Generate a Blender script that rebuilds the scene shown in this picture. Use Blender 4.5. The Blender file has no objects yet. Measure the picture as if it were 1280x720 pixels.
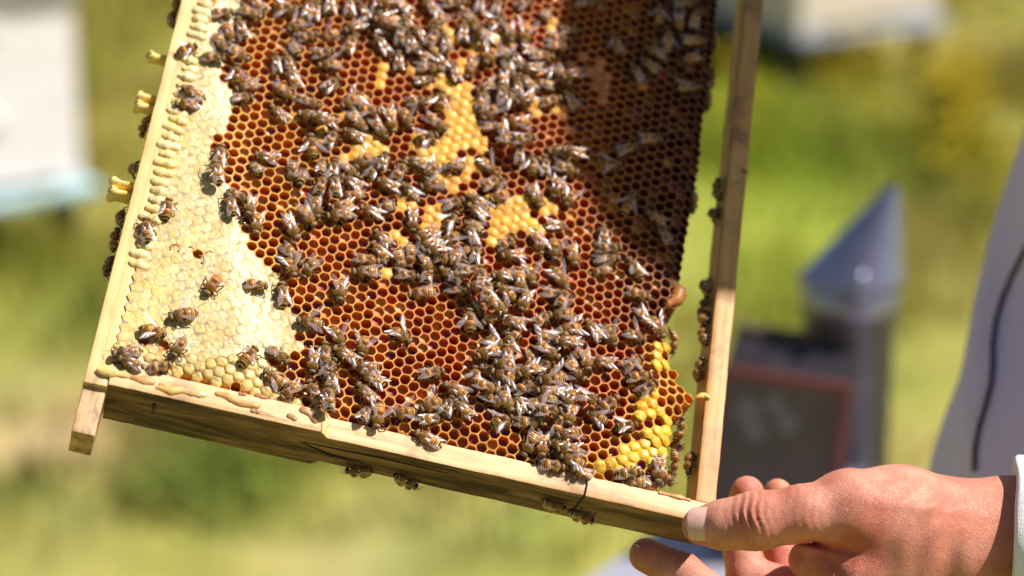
import bpy, math, random
import numpy as np
from mathutils import Matrix, Vector, noise

random.seed(7)
SC = bpy.context.scene
COL = SC.collection

# ------------------------------------------------------------------ camera
CAM_H, PITCH, FPX = 1.62, math.radians(18), 3000.0
cam_d = bpy.data.cameras.new('camera')
cam = bpy.data.objects.new('camera', cam_d)
COL.objects.link(cam)
cam.location = (0, 0, CAM_H)
cam.rotation_euler = (math.pi / 2 - PITCH, 0, 0)
cam_d.sensor_width = 36
cam_d.lens = FPX / 1280 * 36
cam_d.clip_start, cam_d.clip_end = 0.05, 2000
cam_d.dof.use_dof = True
cam_d.dof.focus_distance = 1.088
cam_d.dof.aperture_fstop = 4.2
cam_d.dof.aperture_blades = 9
SC.camera = cam
CM = Matrix.Translation((0, 0, CAM_H)) @ Matrix.Rotation(math.pi / 2 - PITCH, 4, 'X')

# ------------------------------------------------------------------ light
SUN = Vector((0.600, 0.02, 0.800)).normalized()       # towards the sun
w = bpy.data.worlds.new('World')
SC.world = w
w.use_nodes = True
nt = w.node_tree
sky = nt.nodes.new('ShaderNodeTexSky')
sky.sky_type = 'NISHITA'
sky.sun_disc = False
sky.sun_elevation = math.asin(SUN.z)
sky.sun_rotation = math.atan2(SUN.x, SUN.y)
sky.air_density = 1.0
nt.links.new(sky.outputs[0], nt.nodes['Background'].inputs[0])
nt.nodes['Background'].inputs[1].default_value = 0.05
ld = bpy.data.lights.new('sun', 'SUN')
ld.energy = 5.0
ld.angle = math.radians(0.53)
ld.color = (1.0, 0.925, 0.865)
lo = bpy.data.objects.new('sun', ld)
COL.objects.link(lo)
lo.rotation_euler = SUN.to_track_quat('Z', 'Y').to_euler()
SC.view_settings.view_transform = 'Standard'
SC.view_settings.look = 'None'
SC.view_settings.exposure = 0.70
SC.view_settings.gamma = 1
SC.cycles.use_denoising = True
SC.cycles.max_bounces = 8
SC.cycles.diffuse_bounces = 4
SC.cycles.transparent_max_bounces = 10
SC.cycles.sample_clamp_indirect = 6.0
SC.cycles.caustics_reflective = False
SC.cycles.caustics_refractive = False


def P(px, py, d):
    """world point seen at photo pixel (px, py) at depth d metres"""
    return CM @ Vector(((px - 640) / FPX * d, (360 - py) / FPX * d, -d))


def on_z(px, py, z=0.0):
    """world point at height z seen at the pixel"""
    a = Vector((0, 0, CAM_H))
    r = P(px, py, 1.0) - a
    return a + r * ((z - CAM_H) / r.z)


# the held frame: local x along the side bar, y along the top bar, z out of the comb face (metres)
FR = Matrix(((0.96559599, 0.12925385, 0.2256498, -0.189383), (-0.22700534, 0.84226046, 0.48894365, -0.042073),
             (-0.12685806, -0.52334573, 0.84262464, -1.059173), (0, 0, 0, 1)))
FW = CM @ FR
FWI = FW.inverted()
FWID, PHI = 0.2917, math.radians(28.5)


def uv(px, py, z=0.0):
    """frame-local point on the plane z = const seen at the pixel"""
    a = FWI @ Vector((0, 0, CAM_H))
    r = (FWI @ P(px, py, 1.0)) - a
    return a + r * ((z - a.z) / r.z)


def onplane(px, py, axis, val):
    a = FWI @ Vector((0, 0, CAM_H))
    r = (FWI @ P(px, py, 1.0)) - a
    return a + r * ((val - a[axis]) / r[axis])


FI = FR.inverted()


def pix(p):
    c = FR @ Vector(p)
    return 640 + FPX * c.x / -c.z, 360 - FPX * c.y / -c.z


# ------------------------------------------------------------------ materials
def srgb(r, g, b):
    f = lambda c: (c / 255) / 12.92 if c <= 10 else ((c / 255 + 0.055) / 1.055) ** 2.4
    return (f(r), f(g), f(b), 1)


class Mat:
    def __init__(s, name):
        s.m = bpy.data.materials.new(name)
        s.m.use_nodes = True
        s.t = s.m.node_tree
        s.b = s.t.nodes['Principled BSDF']
        s.out = s.t.nodes['Material Output']

    def n(s, typ, **kw):
        x = s.t.nodes.new(typ)
        for k, v in kw.items():
            setattr(x, k, v)
        return x

    def l(s, a, b):
        s.t.links.new(a, b)

    def setp(s, **kw):
        for k, v in kw.items():
            s.b.inputs[k.replace('_', ' ')].default_value = v

    def coords(s, scale=(1, 1, 1), kind='Object', rot=(0, 0, 0)):
        tc = s.n('ShaderNodeTexCoord')
        mp = s.n('ShaderNodeMapping')
        mp.inputs['Scale'].default_value = scale
        mp.inputs['Rotation'].default_value = rot
        s.l(tc.outputs[kind], mp.inputs[0])
        return mp.outputs[0]

    def noise(s, co, scale, detail=4, rough=.6, dist=0):
        x = s.n('ShaderNodeTexNoise')
        x.inputs['Scale'].default_value = scale
        x.inputs['Detail'].default_value = detail
        x.inputs['Roughness'].default_value = rough
        x.inputs['Distortion'].default_value = dist
        s.l(co, x.inputs['Vector'])
        return x.outputs[0]

    def ramp(s, fac, stops):
        x = s.n('ShaderNodeValToRGB')
        e = x.color_ramp.elements
        while len(e) < len(stops):
            e.new(.5)
        for i, (p, c) in enumerate(stops):
            e[i].position = p
            e[i].color = c if len(c) == 4 else (*c, 1)
        s.l(fac, x.inputs[0])
        return x.outputs[0]

    def mix(s, fac, a, b, mode='MIX'):
        x = s.n('ShaderNodeMix', data_type='RGBA', blend_type=mode)
        for sock, v in ((x.inputs[0], fac), (x.inputs[6], a), (x.inputs[7], b)):
            if hasattr(v, 'links'):
                s.l(v, sock)
            else:
                sock.default_value = v
        return x.outputs[2]

    def bump(s, h, strength=.3, dist=.001):
        x = s.n('ShaderNodeBump')
        x.inputs['Strength'].default_value = strength
        x.inputs['Distance'].default_value = dist
        s.l(h, x.inputs['Height'])
        s.l(x.outputs[0], s.b.inputs['Normal'])
        return x.outputs[0]


def plain(name, col, rough=.6, metal=0.0, var=.25, scale=30, bump=.2, bd=.001):
    m = Mat(name)
    co = m.coords()
    nz = m.noise(co, scale, 5)
    c2 = tuple(min(1, c * (1 + var)) for c in col[:3]) + (1,)
    c1 = tuple(c * (1 - var) for c in col[:3]) + (1,)
    m.l(m.ramp(nz, [(.3, c1), (.7, c2)]), m.b.inputs['Base Color'])
    m.setp(Roughness=rough, Metallic=metal)
    m.bump(nz, bump, bd)
    return m.m


def wax_mat(name, transl=.3, spots=False):
    m = Mat(name)
    at = m.n('ShaderNodeAttribute', attribute_name='Col')
    co = m.coords()
    nz = m.noise(co, 700, 4)
    n2 = m.noise(co, 90, 3)
    v = m.ramp(nz, [(.25, (.72, .72, .72)), (.75, (1.15, 1.15, 1.15))])
    c = m.mix(1.0, at.outputs['Color'], v, 'MULTIPLY')
    c = m.mix(1.0, c, m.ramp(n2, [(.3, (.8, .74, .66)), (.65, (1.08, 1.06, 1.04))]), 'MULTIPLY')
    m.l(c, m.b.inputs['Base Color'])
    mr = m.n('ShaderNodeMapRange')
    mr.inputs['To Min'].default_value = .5
    mr.inputs['To Max'].default_value = .06
    m.l(at.outputs['Alpha'], mr.inputs[0])
    m.l(mr.outputs[0], m.b.inputs['Roughness'])
    m.bump(nz, .35, .0004)
    tr = m.n('ShaderNodeBsdfTranslucent')
    tc = m.mix(1.0, c, (1.0, .70, .30, 1), 'MULTIPLY')
    m.l(tc, tr.inputs[0])
    mx = m.n('ShaderNodeMixShader')
    mx.inputs[0].default_value = transl
    m.l(m.b.outputs[0], mx.inputs[1])
    m.l(tr.outputs[0], mx.inputs[2])
    m.l(mx.outputs[0], m.out.inputs[0])
    return m.m


def wood_mat(name, axis, light, mid, dark, stain=.5, rough=.55, outer=False):
    """grain runs along local axis (0 x, 1 y)"""
    m = Mat(name)
    sc = [260, 260, 260]
    sc[axis] = 9
    co = m.coords(tuple(sc))
    fine = m.noise(co, 1.0, 5, .65, .4)
    sc2 = [60, 60, 60]
    sc2[axis] = 7
    broad = m.noise(m.coords(tuple(sc2)), 1.0, 3, .5, 1.2)
    blot = m.noise(m.coords((1, 1, 1)), 38, 5, .62)
    c = m.ramp(fine, [(.30, mid), (.46, light), (.60, light), (.74, mid)])
    c = m.mix(m.ramp(broad, [(.42, (0, 0, 0)), (.68, (.75, .75, .75))]), c, mid)
    c = m.mix(m.ramp(blot, [(.50, (0, 0, 0)), (.72, (stain, stain, stain))]), c, dark)
    sp = [120, 120, 120]
    sp[axis] = 22
    sn = m.noise(m.coords(tuple(sp)), 1.0, 4, .7, .3)
    c = m.mix(m.ramp(sn, [(.62, (0, 0, 0)), (.74, (stain, stain, stain))]), c, dark)
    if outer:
        # the outer face (local -y): propolis browns, with the underside's shade darkened into them
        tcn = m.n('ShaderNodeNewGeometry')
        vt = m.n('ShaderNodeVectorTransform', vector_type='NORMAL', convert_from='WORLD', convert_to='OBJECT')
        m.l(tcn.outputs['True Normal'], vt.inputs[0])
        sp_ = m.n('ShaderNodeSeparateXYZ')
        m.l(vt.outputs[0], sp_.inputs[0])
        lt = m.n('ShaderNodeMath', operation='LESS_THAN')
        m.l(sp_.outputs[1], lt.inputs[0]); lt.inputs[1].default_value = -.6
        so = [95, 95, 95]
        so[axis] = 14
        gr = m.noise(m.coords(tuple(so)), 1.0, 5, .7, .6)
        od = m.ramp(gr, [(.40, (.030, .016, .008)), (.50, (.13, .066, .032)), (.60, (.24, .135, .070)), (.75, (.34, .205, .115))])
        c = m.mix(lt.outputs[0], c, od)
    if axis == 1 and stain < .5:
        # the lug at the low end is handled most: grey brown and rubbed
        tq = m.n('ShaderNodeTexCoord')
        sq = m.n('ShaderNodeSeparateXYZ')
        m.l(tq.outputs['Object'], sq.inputs[0])
        lt = m.n('ShaderNodeMapRange')
        lt.inputs['From Min'].default_value = .010
        lt.inputs['From Max'].default_value = -.004
        m.l(sq.outputs[1], lt.inputs[0])
        lg = m.ramp(m.noise(m.coords((120, 60, 120)), 1.0, 5, .7, .5), [(.34, (.13, .075, .045)), (.5, (.46, .28, .14)), (.7, (.60, .42, .20))])
        c = m.mix(lt.outputs[0], c, lg)
    m.l(c, m.b.inputs['Base Color'])
    m.setp(Roughness=rough)
    m.bump(fine, .5, .0005)
    return m.m


M = {}
M['wax'] = wax_mat('beeswax', .36)
M['cap'] = wax_mat('capping_wax', .12)
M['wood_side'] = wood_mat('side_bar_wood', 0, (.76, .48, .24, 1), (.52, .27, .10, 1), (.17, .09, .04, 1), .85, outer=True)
M['wood_top'] = wood_mat('top_bar_wood', 1, (.76, .52, .22, 1), (.60, .36, .12, 1), (.34, .19, .07, 1), .4)
M['wood_bottom'] = wood_mat('bottom_bar_wood', 1, (.55, .31, .085, 1), (.40, .17, .038, 1), (.13, .05, .018, 1), .9)


def bee_mat(name, rough, spec=.5):
    m = Mat(name)
    at = m.n('ShaderNodeAttribute', attribute_name='Col')
    oi = m.n('ShaderNodeObjectInfo')
    co = m.coords()
    nz = m.noise(co, 1500, 3)
    c = m.mix(1.0, at.outputs['Color'], m.ramp(nz, [(.3, (.6, .6, .6)), (.7, (1.25, 1.25, 1.25))]), 'MULTIPLY')
    c = m.mix(1.0, c, m.ramp(oi.outputs['Random'], [(0, (.80, .74, .66)), (.5, (1.05, 1, .95)), (1, (1.35, 1.15, .9))]), 'MULTIPLY')
    m.l(c, m.b.inputs['Base Color'])
    mr = m.n('ShaderNodeMapRange')
    mr.inputs['To Min'].default_value = rough
    mr.inputs['To Max'].default_value = .12
    m.l(at.outputs['Alpha'], mr.inputs[0])
    m.l(mr.outputs[0], m.b.inputs['Roughness'])
    m.bump(nz, .12, .0002)
    m.setp(**{'Specular_IOR_Level': spec})
    return m.m


M['bee'] = bee_mat('bee_body', .5, .35)
M['fur'] = bee_mat('bee_fur', .7, .2)
m = Mat('bee_wing')
co = m.coords()
vz = m.n('ShaderNodeTexVoronoi', feature='DISTANCE_TO_EDGE')
vz.inputs['Scale'].default_value = 620
m.l(co, vz.inputs['Vector'])
vein = m.ramp(vz.outputs[0], [(.0, (.22, .12, .05)), (.06, (.90, .78, .78))])
m.l(vein, m.b.inputs['Base Color'])
m.setp(Roughness=.30, Alpha=1.0, **{'Specular_IOR_Level': 1.0})
al = m.ramp(vz.outputs[0], [(.0, (.40, .38, .38)), (.06, (.10, .10, .10))])
m.l(al, m.b.inputs['Alpha'])
gl = m.n('ShaderNodeBsdfGlossy')
gl.inputs['Color'].default_value = (.022, .019, .019, 1)
gl.inputs['Roughness'].default_value = .24
ash = m.n('ShaderNodeAddShader')
m.l(m.b.outputs[0], ash.inputs[0])
m.l(gl.outputs[0], ash.inputs[1])
m.l(ash.outputs[0], m.out.inputs[0])
M['wing'] = m.m

# ------------------------------------------------------------------ mesh helpers


class G:
    def __init__(s):
        s.v, s.f, s.c = [], [], []

    def add(s, vs, fs, cs):
        o = len(s.v)
        s.v += [tuple(v) for v in vs]
        s.f += [tuple(i + o for i in f) for f in fs]
        s.c += [tuple(c) for c in cs] if isinstance(cs, list) else [tuple(cs)] * len(vs)

    def mesh(s, name, mat, smooth=True):
        me = bpy.data.meshes.new(name)
        me.from_pydata(s.v, [], s.f)
        a = me.color_attributes.new('Col', 'FLOAT_COLOR', 'POINT')
        a.data.foreach_set('color', [x for c in s.c for x in c])
        me.polygons.foreach_set('use_smooth', [smooth] * len(me.polygons))
        me.materials.append(mat)
        me.update()
        return me

    # ---- shapes
    def tube(s, pts, rad, seg=8, col=(1, 1, 1, 0), cap=True, flat=1.0):
        pts = [Vector(p) for p in pts]
        if not hasattr(rad, '__len__'):
            rad = [rad] * len(pts)
        vs, fs = [], []
        t0 = (pts[1] - pts[0]).normalized()
        up = Vector((0, 0, 1)) if abs(t0.z) < .9 else Vector((1, 0, 0))
        x = t0.cross(up).normalized()
        for i, p in enumerate(pts):
            t = (pts[min(i + 1, len(pts) - 1)] - pts[max(i - 1, 0)]).normalized()
            x = (x - t * x.dot(t)).normalized()
            y = t.cross(x)
            for k in range(seg):
                a = 2 * math.pi * k / seg
                vs.append(p + x * (math.cos(a) * rad[i]) + y * (math.sin(a) * rad[i] * flat))
        for i in range(len(pts) - 1):
            for k in range(seg):
                k2 = (k + 1) % seg
                fs.append((i * seg + k, i * seg + k2, (i + 1) * seg + k2, (i + 1) * seg + k))
        if cap:
            fs.append(tuple(range(seg))[::-1])
            fs.append(tuple((len(pts) - 1) * seg + k for k in range(seg)))
        s.add(vs, fs, [col] * len(vs))

    def lathe(s, prof, seg=32, mat=Matrix(), col=(1, 1, 1, 0)):
        vs, fs = [], []
        for r, z in prof:
            for k in range(seg):
                a = 2 * math.pi * k / seg
                vs.append(mat @ Vector((r * math.cos(a), r * math.sin(a), z)))
        for i in range(len(prof) - 1):
            for k in range(seg):
                k2 = (k + 1) % seg
                fs.append((i * seg + k, i * seg + k2, (i + 1) * seg + k2, (i + 1) * seg + k))
        s.add(vs, fs, [col] * len(vs))

    def box(s, x0, x1, y0, y1, z0, z1, mat=Matrix(), col=(1, 1, 1, 0), bev=.0):
        b = bev
        vs, fs = [], []
        n = len(vs)
        # chamfered box: 24 verts
        X, Y, Z = (x0, x1), (y0, y1), (z0, z1)
        idx = {}
        for i in (0, 1):
            for j in (0, 1):
                for k in (0, 1):
                    si, sj, sk = (1 - 2 * i), (1 - 2 * j), (1 - 2 * k)
                    for ax in range(3):
                        p = [X[i] + si * b, Y[j] + sj * b, Z[k] + sk * b]
                        p[ax] = (X[i], Y[j], Z[k])[ax]
                        idx[i, j, k, ax] = len(vs)
                        vs.append(mat @ Vector(p))
        for ax in range(3):
            o1, o2 = (ax + 1) % 3, (ax + 2) % 3
            for sd in (0, 1):
                q = []
                for a, bb in ((0, 0), (1, 0), (1, 1), (0, 1)):
                    key = [0, 0, 0]
                    key[ax], key[o1], key[o2] = sd, a, bb
                    q.append(idx[(*key, ax)])
                fs.append(tuple(q if sd else q[::-1]))
        if b > 0:
            for ax in range(3):      # edges along ax
                o1, o2 = (ax + 1) % 3, (ax + 2) % 3
                for a in (0, 1):
                    for bb in (0, 1):
                        k0, k1 = [0, 0, 0], [0, 0, 0]
                        k0[o1] = k1[o1] = a
                        k0[o2] = k1[o2] = bb
                        k0[ax], k1[ax] = 0, 1
                        q = [idx[(*k0, o1)], idx[(*k1, o1)], idx[(*k1, o2)], idx[(*k0, o2)]]
                        fs.append(tuple(q if a == bb else q[::-1]))
            for i in (0, 1):
                for j in (0, 1):
                    for k in (0, 1):
                        q = [idx[i, j, k, 0], idx[i, j, k, 1], idx[i, j, k, 2]]
                        fs.append(tuple(q if (i + j + k) % 2 else q[::-1]))
        s.add(vs, fs, [col] * len(vs))


def obj(name, data, parent=None, **props):
    o = bpy.data.objects.new(name, data)
    COL.objects.link(o)
    o.parent = parent
    for k, v in props.items():
        o[k] = v
    return o


def empty(name, loc=(0, 0, 0), **props):
    o = obj(name, None, **props)
    o.matrix_world = Matrix.Translation(loc) if not isinstance(loc, Matrix) else loc
    o.empty_display_size = .02
    return o


def inpoly(x, y, poly):
    c = False
    j = len(poly) - 1
    for i in range(len(poly)):
        xi, yi = poly[i]
        xj, yj = poly[j]
        if (yi > y) != (yj > y) and x < (xj - xi) * (y - yi) / (yj - yi) + xi:
            c = not c
        j = i
    return c


def nz3(x, y, z=0.0, s=1.0):
    return noise.noise(Vector((x * s, y * s, z * s)))


# ------------------------------------------------------------------ smooth implicit surfaces (skin, cloth)
def cone_sdf(Q, a, b, ra, rb):
    a, b = np.array(a), np.array(b)
    ba = b - a
    L2 = ba @ ba
    h = np.clip(((Q - a) @ ba) / L2, 0, 1)
    d = np.linalg.norm(Q - a - h[..., None] * ba, axis=-1)
    return d - (ra + (rb - ra) * h)


def chain_sdf(Q, pts, k=.004):
    d = None
    for (p, r), (q, s) in zip(pts[:-1], pts[1:]):
        e = cone_sdf(Q, p, q, r, s)
        d = e if d is None else smin(d, e, k)
    return d


def smin(a, b, k):
    h = np.clip(.5 + .5 * (b - a) / k, 0, 1)
    return b + (a - b) * h - k * h * (1 - h)


def surface_net(fn, lo, hi, step):
    lo, hi = np.array(lo, float), np.array(hi, float)
    n = np.ceil((hi - lo) / step).astype(int) + 1
    ax = [lo[i] + np.arange(n[i]) * step for i in range(3)]
    Q = np.stack(np.meshgrid(*ax, indexing='ij'), -1)
    D = np.empty(n)
    for i in range(n[0]):
        D[i] = fn(Q[i])
    S = D < 0
    cs = [(i, j, k) for i in (0, 1) for j in (0, 1) for k in (0, 1)]
    m = n - 1
    cnt = sum(S[i:i + m[0], j:j + m[1], k:k + m[2]].astype(int) for i, j, k in cs)
    act = (cnt > 0) & (cnt < 8)
    vid = -np.ones(m, int)
    I = np.argwhere(act)
    vid[act] = np.arange(len(I))
    acc = np.zeros((len(I), 3))
    num = np.zeros(len(I))
    for a in cs:
        for b in cs:
            if sum(b) - sum(a) == 1 and all(y >= x for x, y in zip(a, b)):
                da = D[I[:, 0] + a[0], I[:, 1] + a[1], I[:, 2] + a[2]]
                db = D[I[:, 0] + b[0], I[:, 1] + b[1], I[:, 2] + b[2]]
                cr = (da < 0) != (db < 0)
                t = np.where(cr, da / np.where(cr, da - db, 1), 0)
                p = np.array(a) + t[:, None] * (np.array(b) - np.array(a))
                acc += np.where(cr[:, None], p, 0)
                num += cr
    V = lo + (I + acc / num[:, None]) * step
    F = []
    for axis in range(3):
        o1, o2 = (axis + 1) % 3, (axis + 2) % 3
        sl = [slice(1, -1)] * 3
        sl[axis] = slice(0, -1)
        A = S[tuple(sl)]
        sl2 = list(sl)
        sl2[axis] = slice(1, None)
        B = S[tuple(sl2)]
        E = np.argwhere(A != B)
        flip = A[A != B]
        off = np.ones(3, int)
        off[axis] = 0
        E = E + off
        u1, u2 = np.zeros(3, int), np.zeros(3, int)
        u1[o1], u2[o2] = 1, 1
        g = lambda e: vid[e[:, 0], e[:, 1], e[:, 2]]
        q = np.stack([g(E - u1 - u2), g(E - u2), g(E), g(E - u1)], 1)
        q[~flip] = q[~flip][:, ::-1]
        F.append(q)
    F = np.concatenate(F)
    return V, F[(F >= 0).all(1)]


def net_mesh(name, V, F, mat, cols=None):
    me = bpy.data.meshes.new(name)
    me.from_pydata(V.tolist(), [], F.tolist())
    a = me.color_attributes.new('Col', 'FLOAT_COLOR', 'POINT')
    c = np.ones((len(V), 4), np.float32) if cols is None else cols.astype(np.float32)
    a.data.foreach_set('color', c.ravel())
    me.polygons.foreach_set('use_smooth', [True] * len(me.polygons))
    me.materials.append(mat)
    me.update()
    return me



# ================================================================== HIVE FRAME
FRAME = empty('hive_frame', FW, label='wooden hive frame held up with a wax comb full of bees', category='hive frame')
ZW, ZB = 0.0044, -0.0294         # wide part of the side bar, front and back
ZN = -0.0246                      # narrow part, back
US = uv(404, 526, .003).x         # where the side bar narrows
VTOP = 0.435


def bar_loft(name, mat, axis, stations, bev=.0009, amp=.00022, seed=0):
    """stations: (t, a0, a1, z0, z1) along local axis; a is the other in-plane axis"""
    g = G()
    ts = []
    for (s0, s1) in zip(stations[:-1], stations[1:]):
        n = max(1, int(abs(s1[0] - s0[0]) / .004))
        for i in range(n):
            k = i / n
            ts.append([s0[j] + (s1[j] - s0[j]) * k for j in range(5)])
    ts.append(list(stations[-1]))
    NS = 24
    vs = []
    for t, a0, a1, z0, z1 in ts:
        ring = []
        for (ca, cz, q) in ((a1 - bev, z1 - bev, 0), (a0 + bev, z1 - bev, 1), (a0 + bev, z0 + bev, 2), (a1 - bev, z0 + bev, 3)):
            for j in range(3):
                an = math.pi / 2 * (q + j / 2)
                ring.append((ca + math.cos(an) * bev, cz + math.sin(an) * bev))
            # mid points of the next flat
            nx = {0: (a0 + bev, z1), 1: (a0, z0 + bev), 2: (a1 - bev, z0), 3: (a1, z1 - bev)}[q]
            cur = ring[-1]
            for j in (1, 2, 3):
                ring.append((cur[0] + (nx[0] - cur[0]) * j / 4, cur[1] + (nx[1] - cur[1]) * j / 4))
        for a, z in ring:
            p = Vector((t, a, z)) if axis == 0 else Vector((a, t, z))
            d = noise.noise_vector(p * 160 + Vector((seed, 0, 0))) * amp + noise.noise_vector(p * 35) * amp * 1.3
            vs.append(p + d)
    fs = []
    for i in range(len(ts) - 1):
        for k in range(NS):
            k2 = (k + 1) % NS
            q = (i * NS + k, i * NS + k2, (i + 1) * NS + k2, (i + 1) * NS + k)
            fs.append(q if axis == 0 else q[::-1])
    e0 = tuple(range(NS))
    e1 = tuple((len(ts) - 1) * NS + k for k in range(NS))
    fs += [e0[::-1], e1] if axis == 0 else [e0, e1[::-1]]
    g.add(vs, fs, (1, 1, 1, 0))
    me = g.mesh(name, mat)
    o = obj(name, me, FRAME)
    md = o.modifiers.new('edges', 'EDGE_SPLIT')
    md.split_angle = math.radians(35)
    return o


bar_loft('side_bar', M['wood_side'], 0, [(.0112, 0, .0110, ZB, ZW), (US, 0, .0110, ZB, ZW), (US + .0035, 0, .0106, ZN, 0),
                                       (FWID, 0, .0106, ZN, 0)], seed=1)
bar_loft('top_bar', M['wood_top'], 1, [(-.0240, .0004, .0105, -.020, .0004), (-.0008, .0003, .0108, -.021, .0006),
                                      (-.0004, .0, .011, -.0245, .0034), (VTOP + .0108, .0, .011, -.0245, .0034),
                                      (VTOP + .011, .0003, .0108, -.021, .0006), (VTOP + .035, .0004, .0105, -.020, .0004)], seed=2)
bar_loft('bottom_bar', M['wood_bottom'], 1, [(.0109, FWID - .0098, FWID, -.0205, -.0004), (VTOP - .0002, FWID - .0098, FWID, -.0205, -.0004)], seed=3)
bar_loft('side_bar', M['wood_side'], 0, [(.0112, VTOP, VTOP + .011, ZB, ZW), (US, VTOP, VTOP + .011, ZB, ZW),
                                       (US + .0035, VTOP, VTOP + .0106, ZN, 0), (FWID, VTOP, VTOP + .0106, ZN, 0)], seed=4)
# steel wire over the side bar, then dark tubes for a groove and a mark
M['wire'] = plain('dark_wire', (.035, .03, .03, 1), .45, .8)
for px, py, zz in ((734, 597, 0.0), (722, 596, None)):
    if zz is None:
        continue
    u0 = uv(px, py, 0).x
    g = G()
    g.tube([(u0, .0120, -.004), (u0, .0112, .0004), (u0 + .0003, .0055, .0003), (u0 - .0002, -.0002, .0003), (u0 - .0012, -.0003, -.012), (u0 - .002, -.0002, -.017)], .0004, 6)
    obj('wire', g.mesh('wire', M['wire']), FRAME)
g = G()  # dark groove along the underside, laid on as thin dark tubes
a, b, c = onplane(374, 552, 1, -.0002), onplane(412, 569, 1, -.0004), onplane(452, 577, 1, -.0002)
g.tube([a, b, c], [.0002, .0006, .0002], 6)
a, b = onplane(380, 553, 1, -.0002), onplane(560, 592, 1, -.0003)
g.tube([a, (a + b) / 2 + Vector((0, 0, .001)), b], [.0002, .00045, .0002], 6)
obj('wire', g.mesh('wire', M['wire']), FRAME)
g = G()  # dark mark on the underside, drawn as a short tube
a, b = onplane(193, 505, 1, -.0003), onplane(190, 519, 1, -.0003)
g.tube([a, b], [.0008, .0004], 6)
obj('wire', g.mesh('wire', M['wire']), FRAME)

# ------------------------------------------------------------------ comb outline in photo pixels
RIGHT_EDGE = [(905, -300), (900, -180), (898, -60), (896, 0), (893, 40), (889, 90), (884, 130), (877, 180), (870, 230), (865, 270), (861, 310), (853, 345), (852, 352),
              (856, 368), (850, 380), (838, 386), (826, 392), (828, 405), (838, 428), (842, 452), (843, 470), (856, 478), (866, 489), (867, 500),
              (856, 511), (845, 520), (843, 545), (840, 570), (832, 588), (815, 600), (795, 606), (770, 603), (745, 594)]
BOTTOM_EDGE = [(700, 590), (600, 566), (445, 531), (402, 513), (250, 480), (142, 458)]
LEFT_EDGE = [(163, 360), (206, 180), (249, 0), (262, -60), (288, -180), (310, -300)]
OUT = RIGHT_EDGE + BOTTOM_EDGE + LEFT_EDGE
OUTV = [uv(x, y, 0.0005) for x, y in OUT]
OUTP = [(p.x, p.y) for p in OUTV]
REDGE = [uv(x, y, .0005) for x, y in RIGHT_EDGE]

HONEY = [(300, -200), (300, 0), (286, 40), (272, 80), (270, 98), (292, 112), (288, 135), (283, 165), (262, 172), (262, 187), (276, 192), (268, 215),
         (280, 228), (286, 240), (284, 268), (300, 278), (312, 300), (304, 318), (322, 324), (346, 343), (352, 372), (360, 392), (386, 398),
         (374, 420), (374, 438), (340, 448), (340, 474), (350, 480), (380, 500), (385, 530), (100, 480), (240, -200)]
HOLES = [(198, 433, 8), (178, 425, 7), (294, 483, 6), (237, 81, 6), (234, 92, 6), (231, 103, 6), (222, 148, 6), (255, 14, 6), (266, 28, 7),
         (262, 38, 5), (251, 29, 5), (220, 310, 6), (250, 325, 5), (205, 560, 1), (226, 472, 5), (253, 477, 4)]
BROOD = [(478, 85, 8), (476, 100, 9), (512, 85, 7), (560, 38, 9), (566, 50, 9), (544, 62, 8), (575, 85, 9), (598, 58, 9), (545, 100, 12), (560, 108, 14),
         (575, 115, 14), (590, 130, 12), (572, 135, 16), (580, 150, 16), (590, 165, 14), (595, 178, 12), (575, 172, 16), (560, 160, 10), (550, 180, 12),
         (535, 195, 14), (520, 172, 10), (552, 198, 12), (530, 215, 10), (500, 145, 8), (468, 172, 12), (455, 186, 10), (440, 196, 9), (470, 190, 10), (448, 168, 8),
         (428, 142, 7), (367, 145, 7), (400, 166, 9), (540, 225, 10), (562, 226, 12), (508, 250, 10), (500, 255, 8), (545, 260, 10), (540, 278, 10),
         (495, 297, 7), (502, 306, 7), (625, 255, 14), (640, 265, 14), (650, 275, 14), (655, 252, 10), (630, 275, 14), (618, 290, 12), (668, 285, 9),
         (615, 300, 9), (685, 257, 8), (575, 225, 9), (590, 205, 10), (666, 136, 8), (700, 138, 8), (712, 160, 8), (622, 45, 8), (643, 51, 7), (600, 60, 9), (500, 20, 7), (525, 14, 5),
         (725, 67, 8), (746, 73, 7), (745, 86, 8), (752, 92, 8), (758, 91, 7), (751, 108, 8), (750, 120, 7), (800, 108, 7), (712, 78, 7), (690, 30, 6), (483, 346, 6), (586, 240, 8)]
DRONE = [(822, 440, 8), (838, 437, 8), (820, 453, 9), (838, 454, 9), (803, 500, 9), (805, 516, 10), (820, 511, 9), (833, 521, 9), (815, 542, 10),
         (830, 545, 10), (822, 556, 8), (850, 440, 6), (848, 456, 6), (846, 532, 7), (842, 556, 7), (812, 492, 7), (795, 520, 6), (838, 530, 8), (797, 510, 8)]
YELLOW = [(800, 440), (815, 428), (845, 428), (850, 470), (875, 485), (870, 508), (850, 520), (846, 560), (836, 592), (800, 610), (770, 606),
          (700, 592), (716, 574), (745, 558), (758, 548), (785, 530), (782, 505), (795, 482), (808, 470)]
FUSED = [(755, 560), (790, 545), (815, 560), (840, 555), (845, 600), (760, 606), (745, 590)]
POLLEN = [(355, 200, 60), (380, 240, 50), (300, 140, 40), (340, 60, 35), (400, 330, 50), (470, 380, 60), (520, 400, 60), (560, 440, 60), (740, 245, 60), (720, 200, 40), (800, 300, 40), (620, 20, 30),
          (430, 300, 40), (540, 500, 40)]


def inblob(px, py, L, k=1.0):
    for cx, cy, r in L:
        if ((px - cx) / r) ** 2 + ((py - cy) / (r * .88)) ** 2 < k:
            return True
    return False


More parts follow.
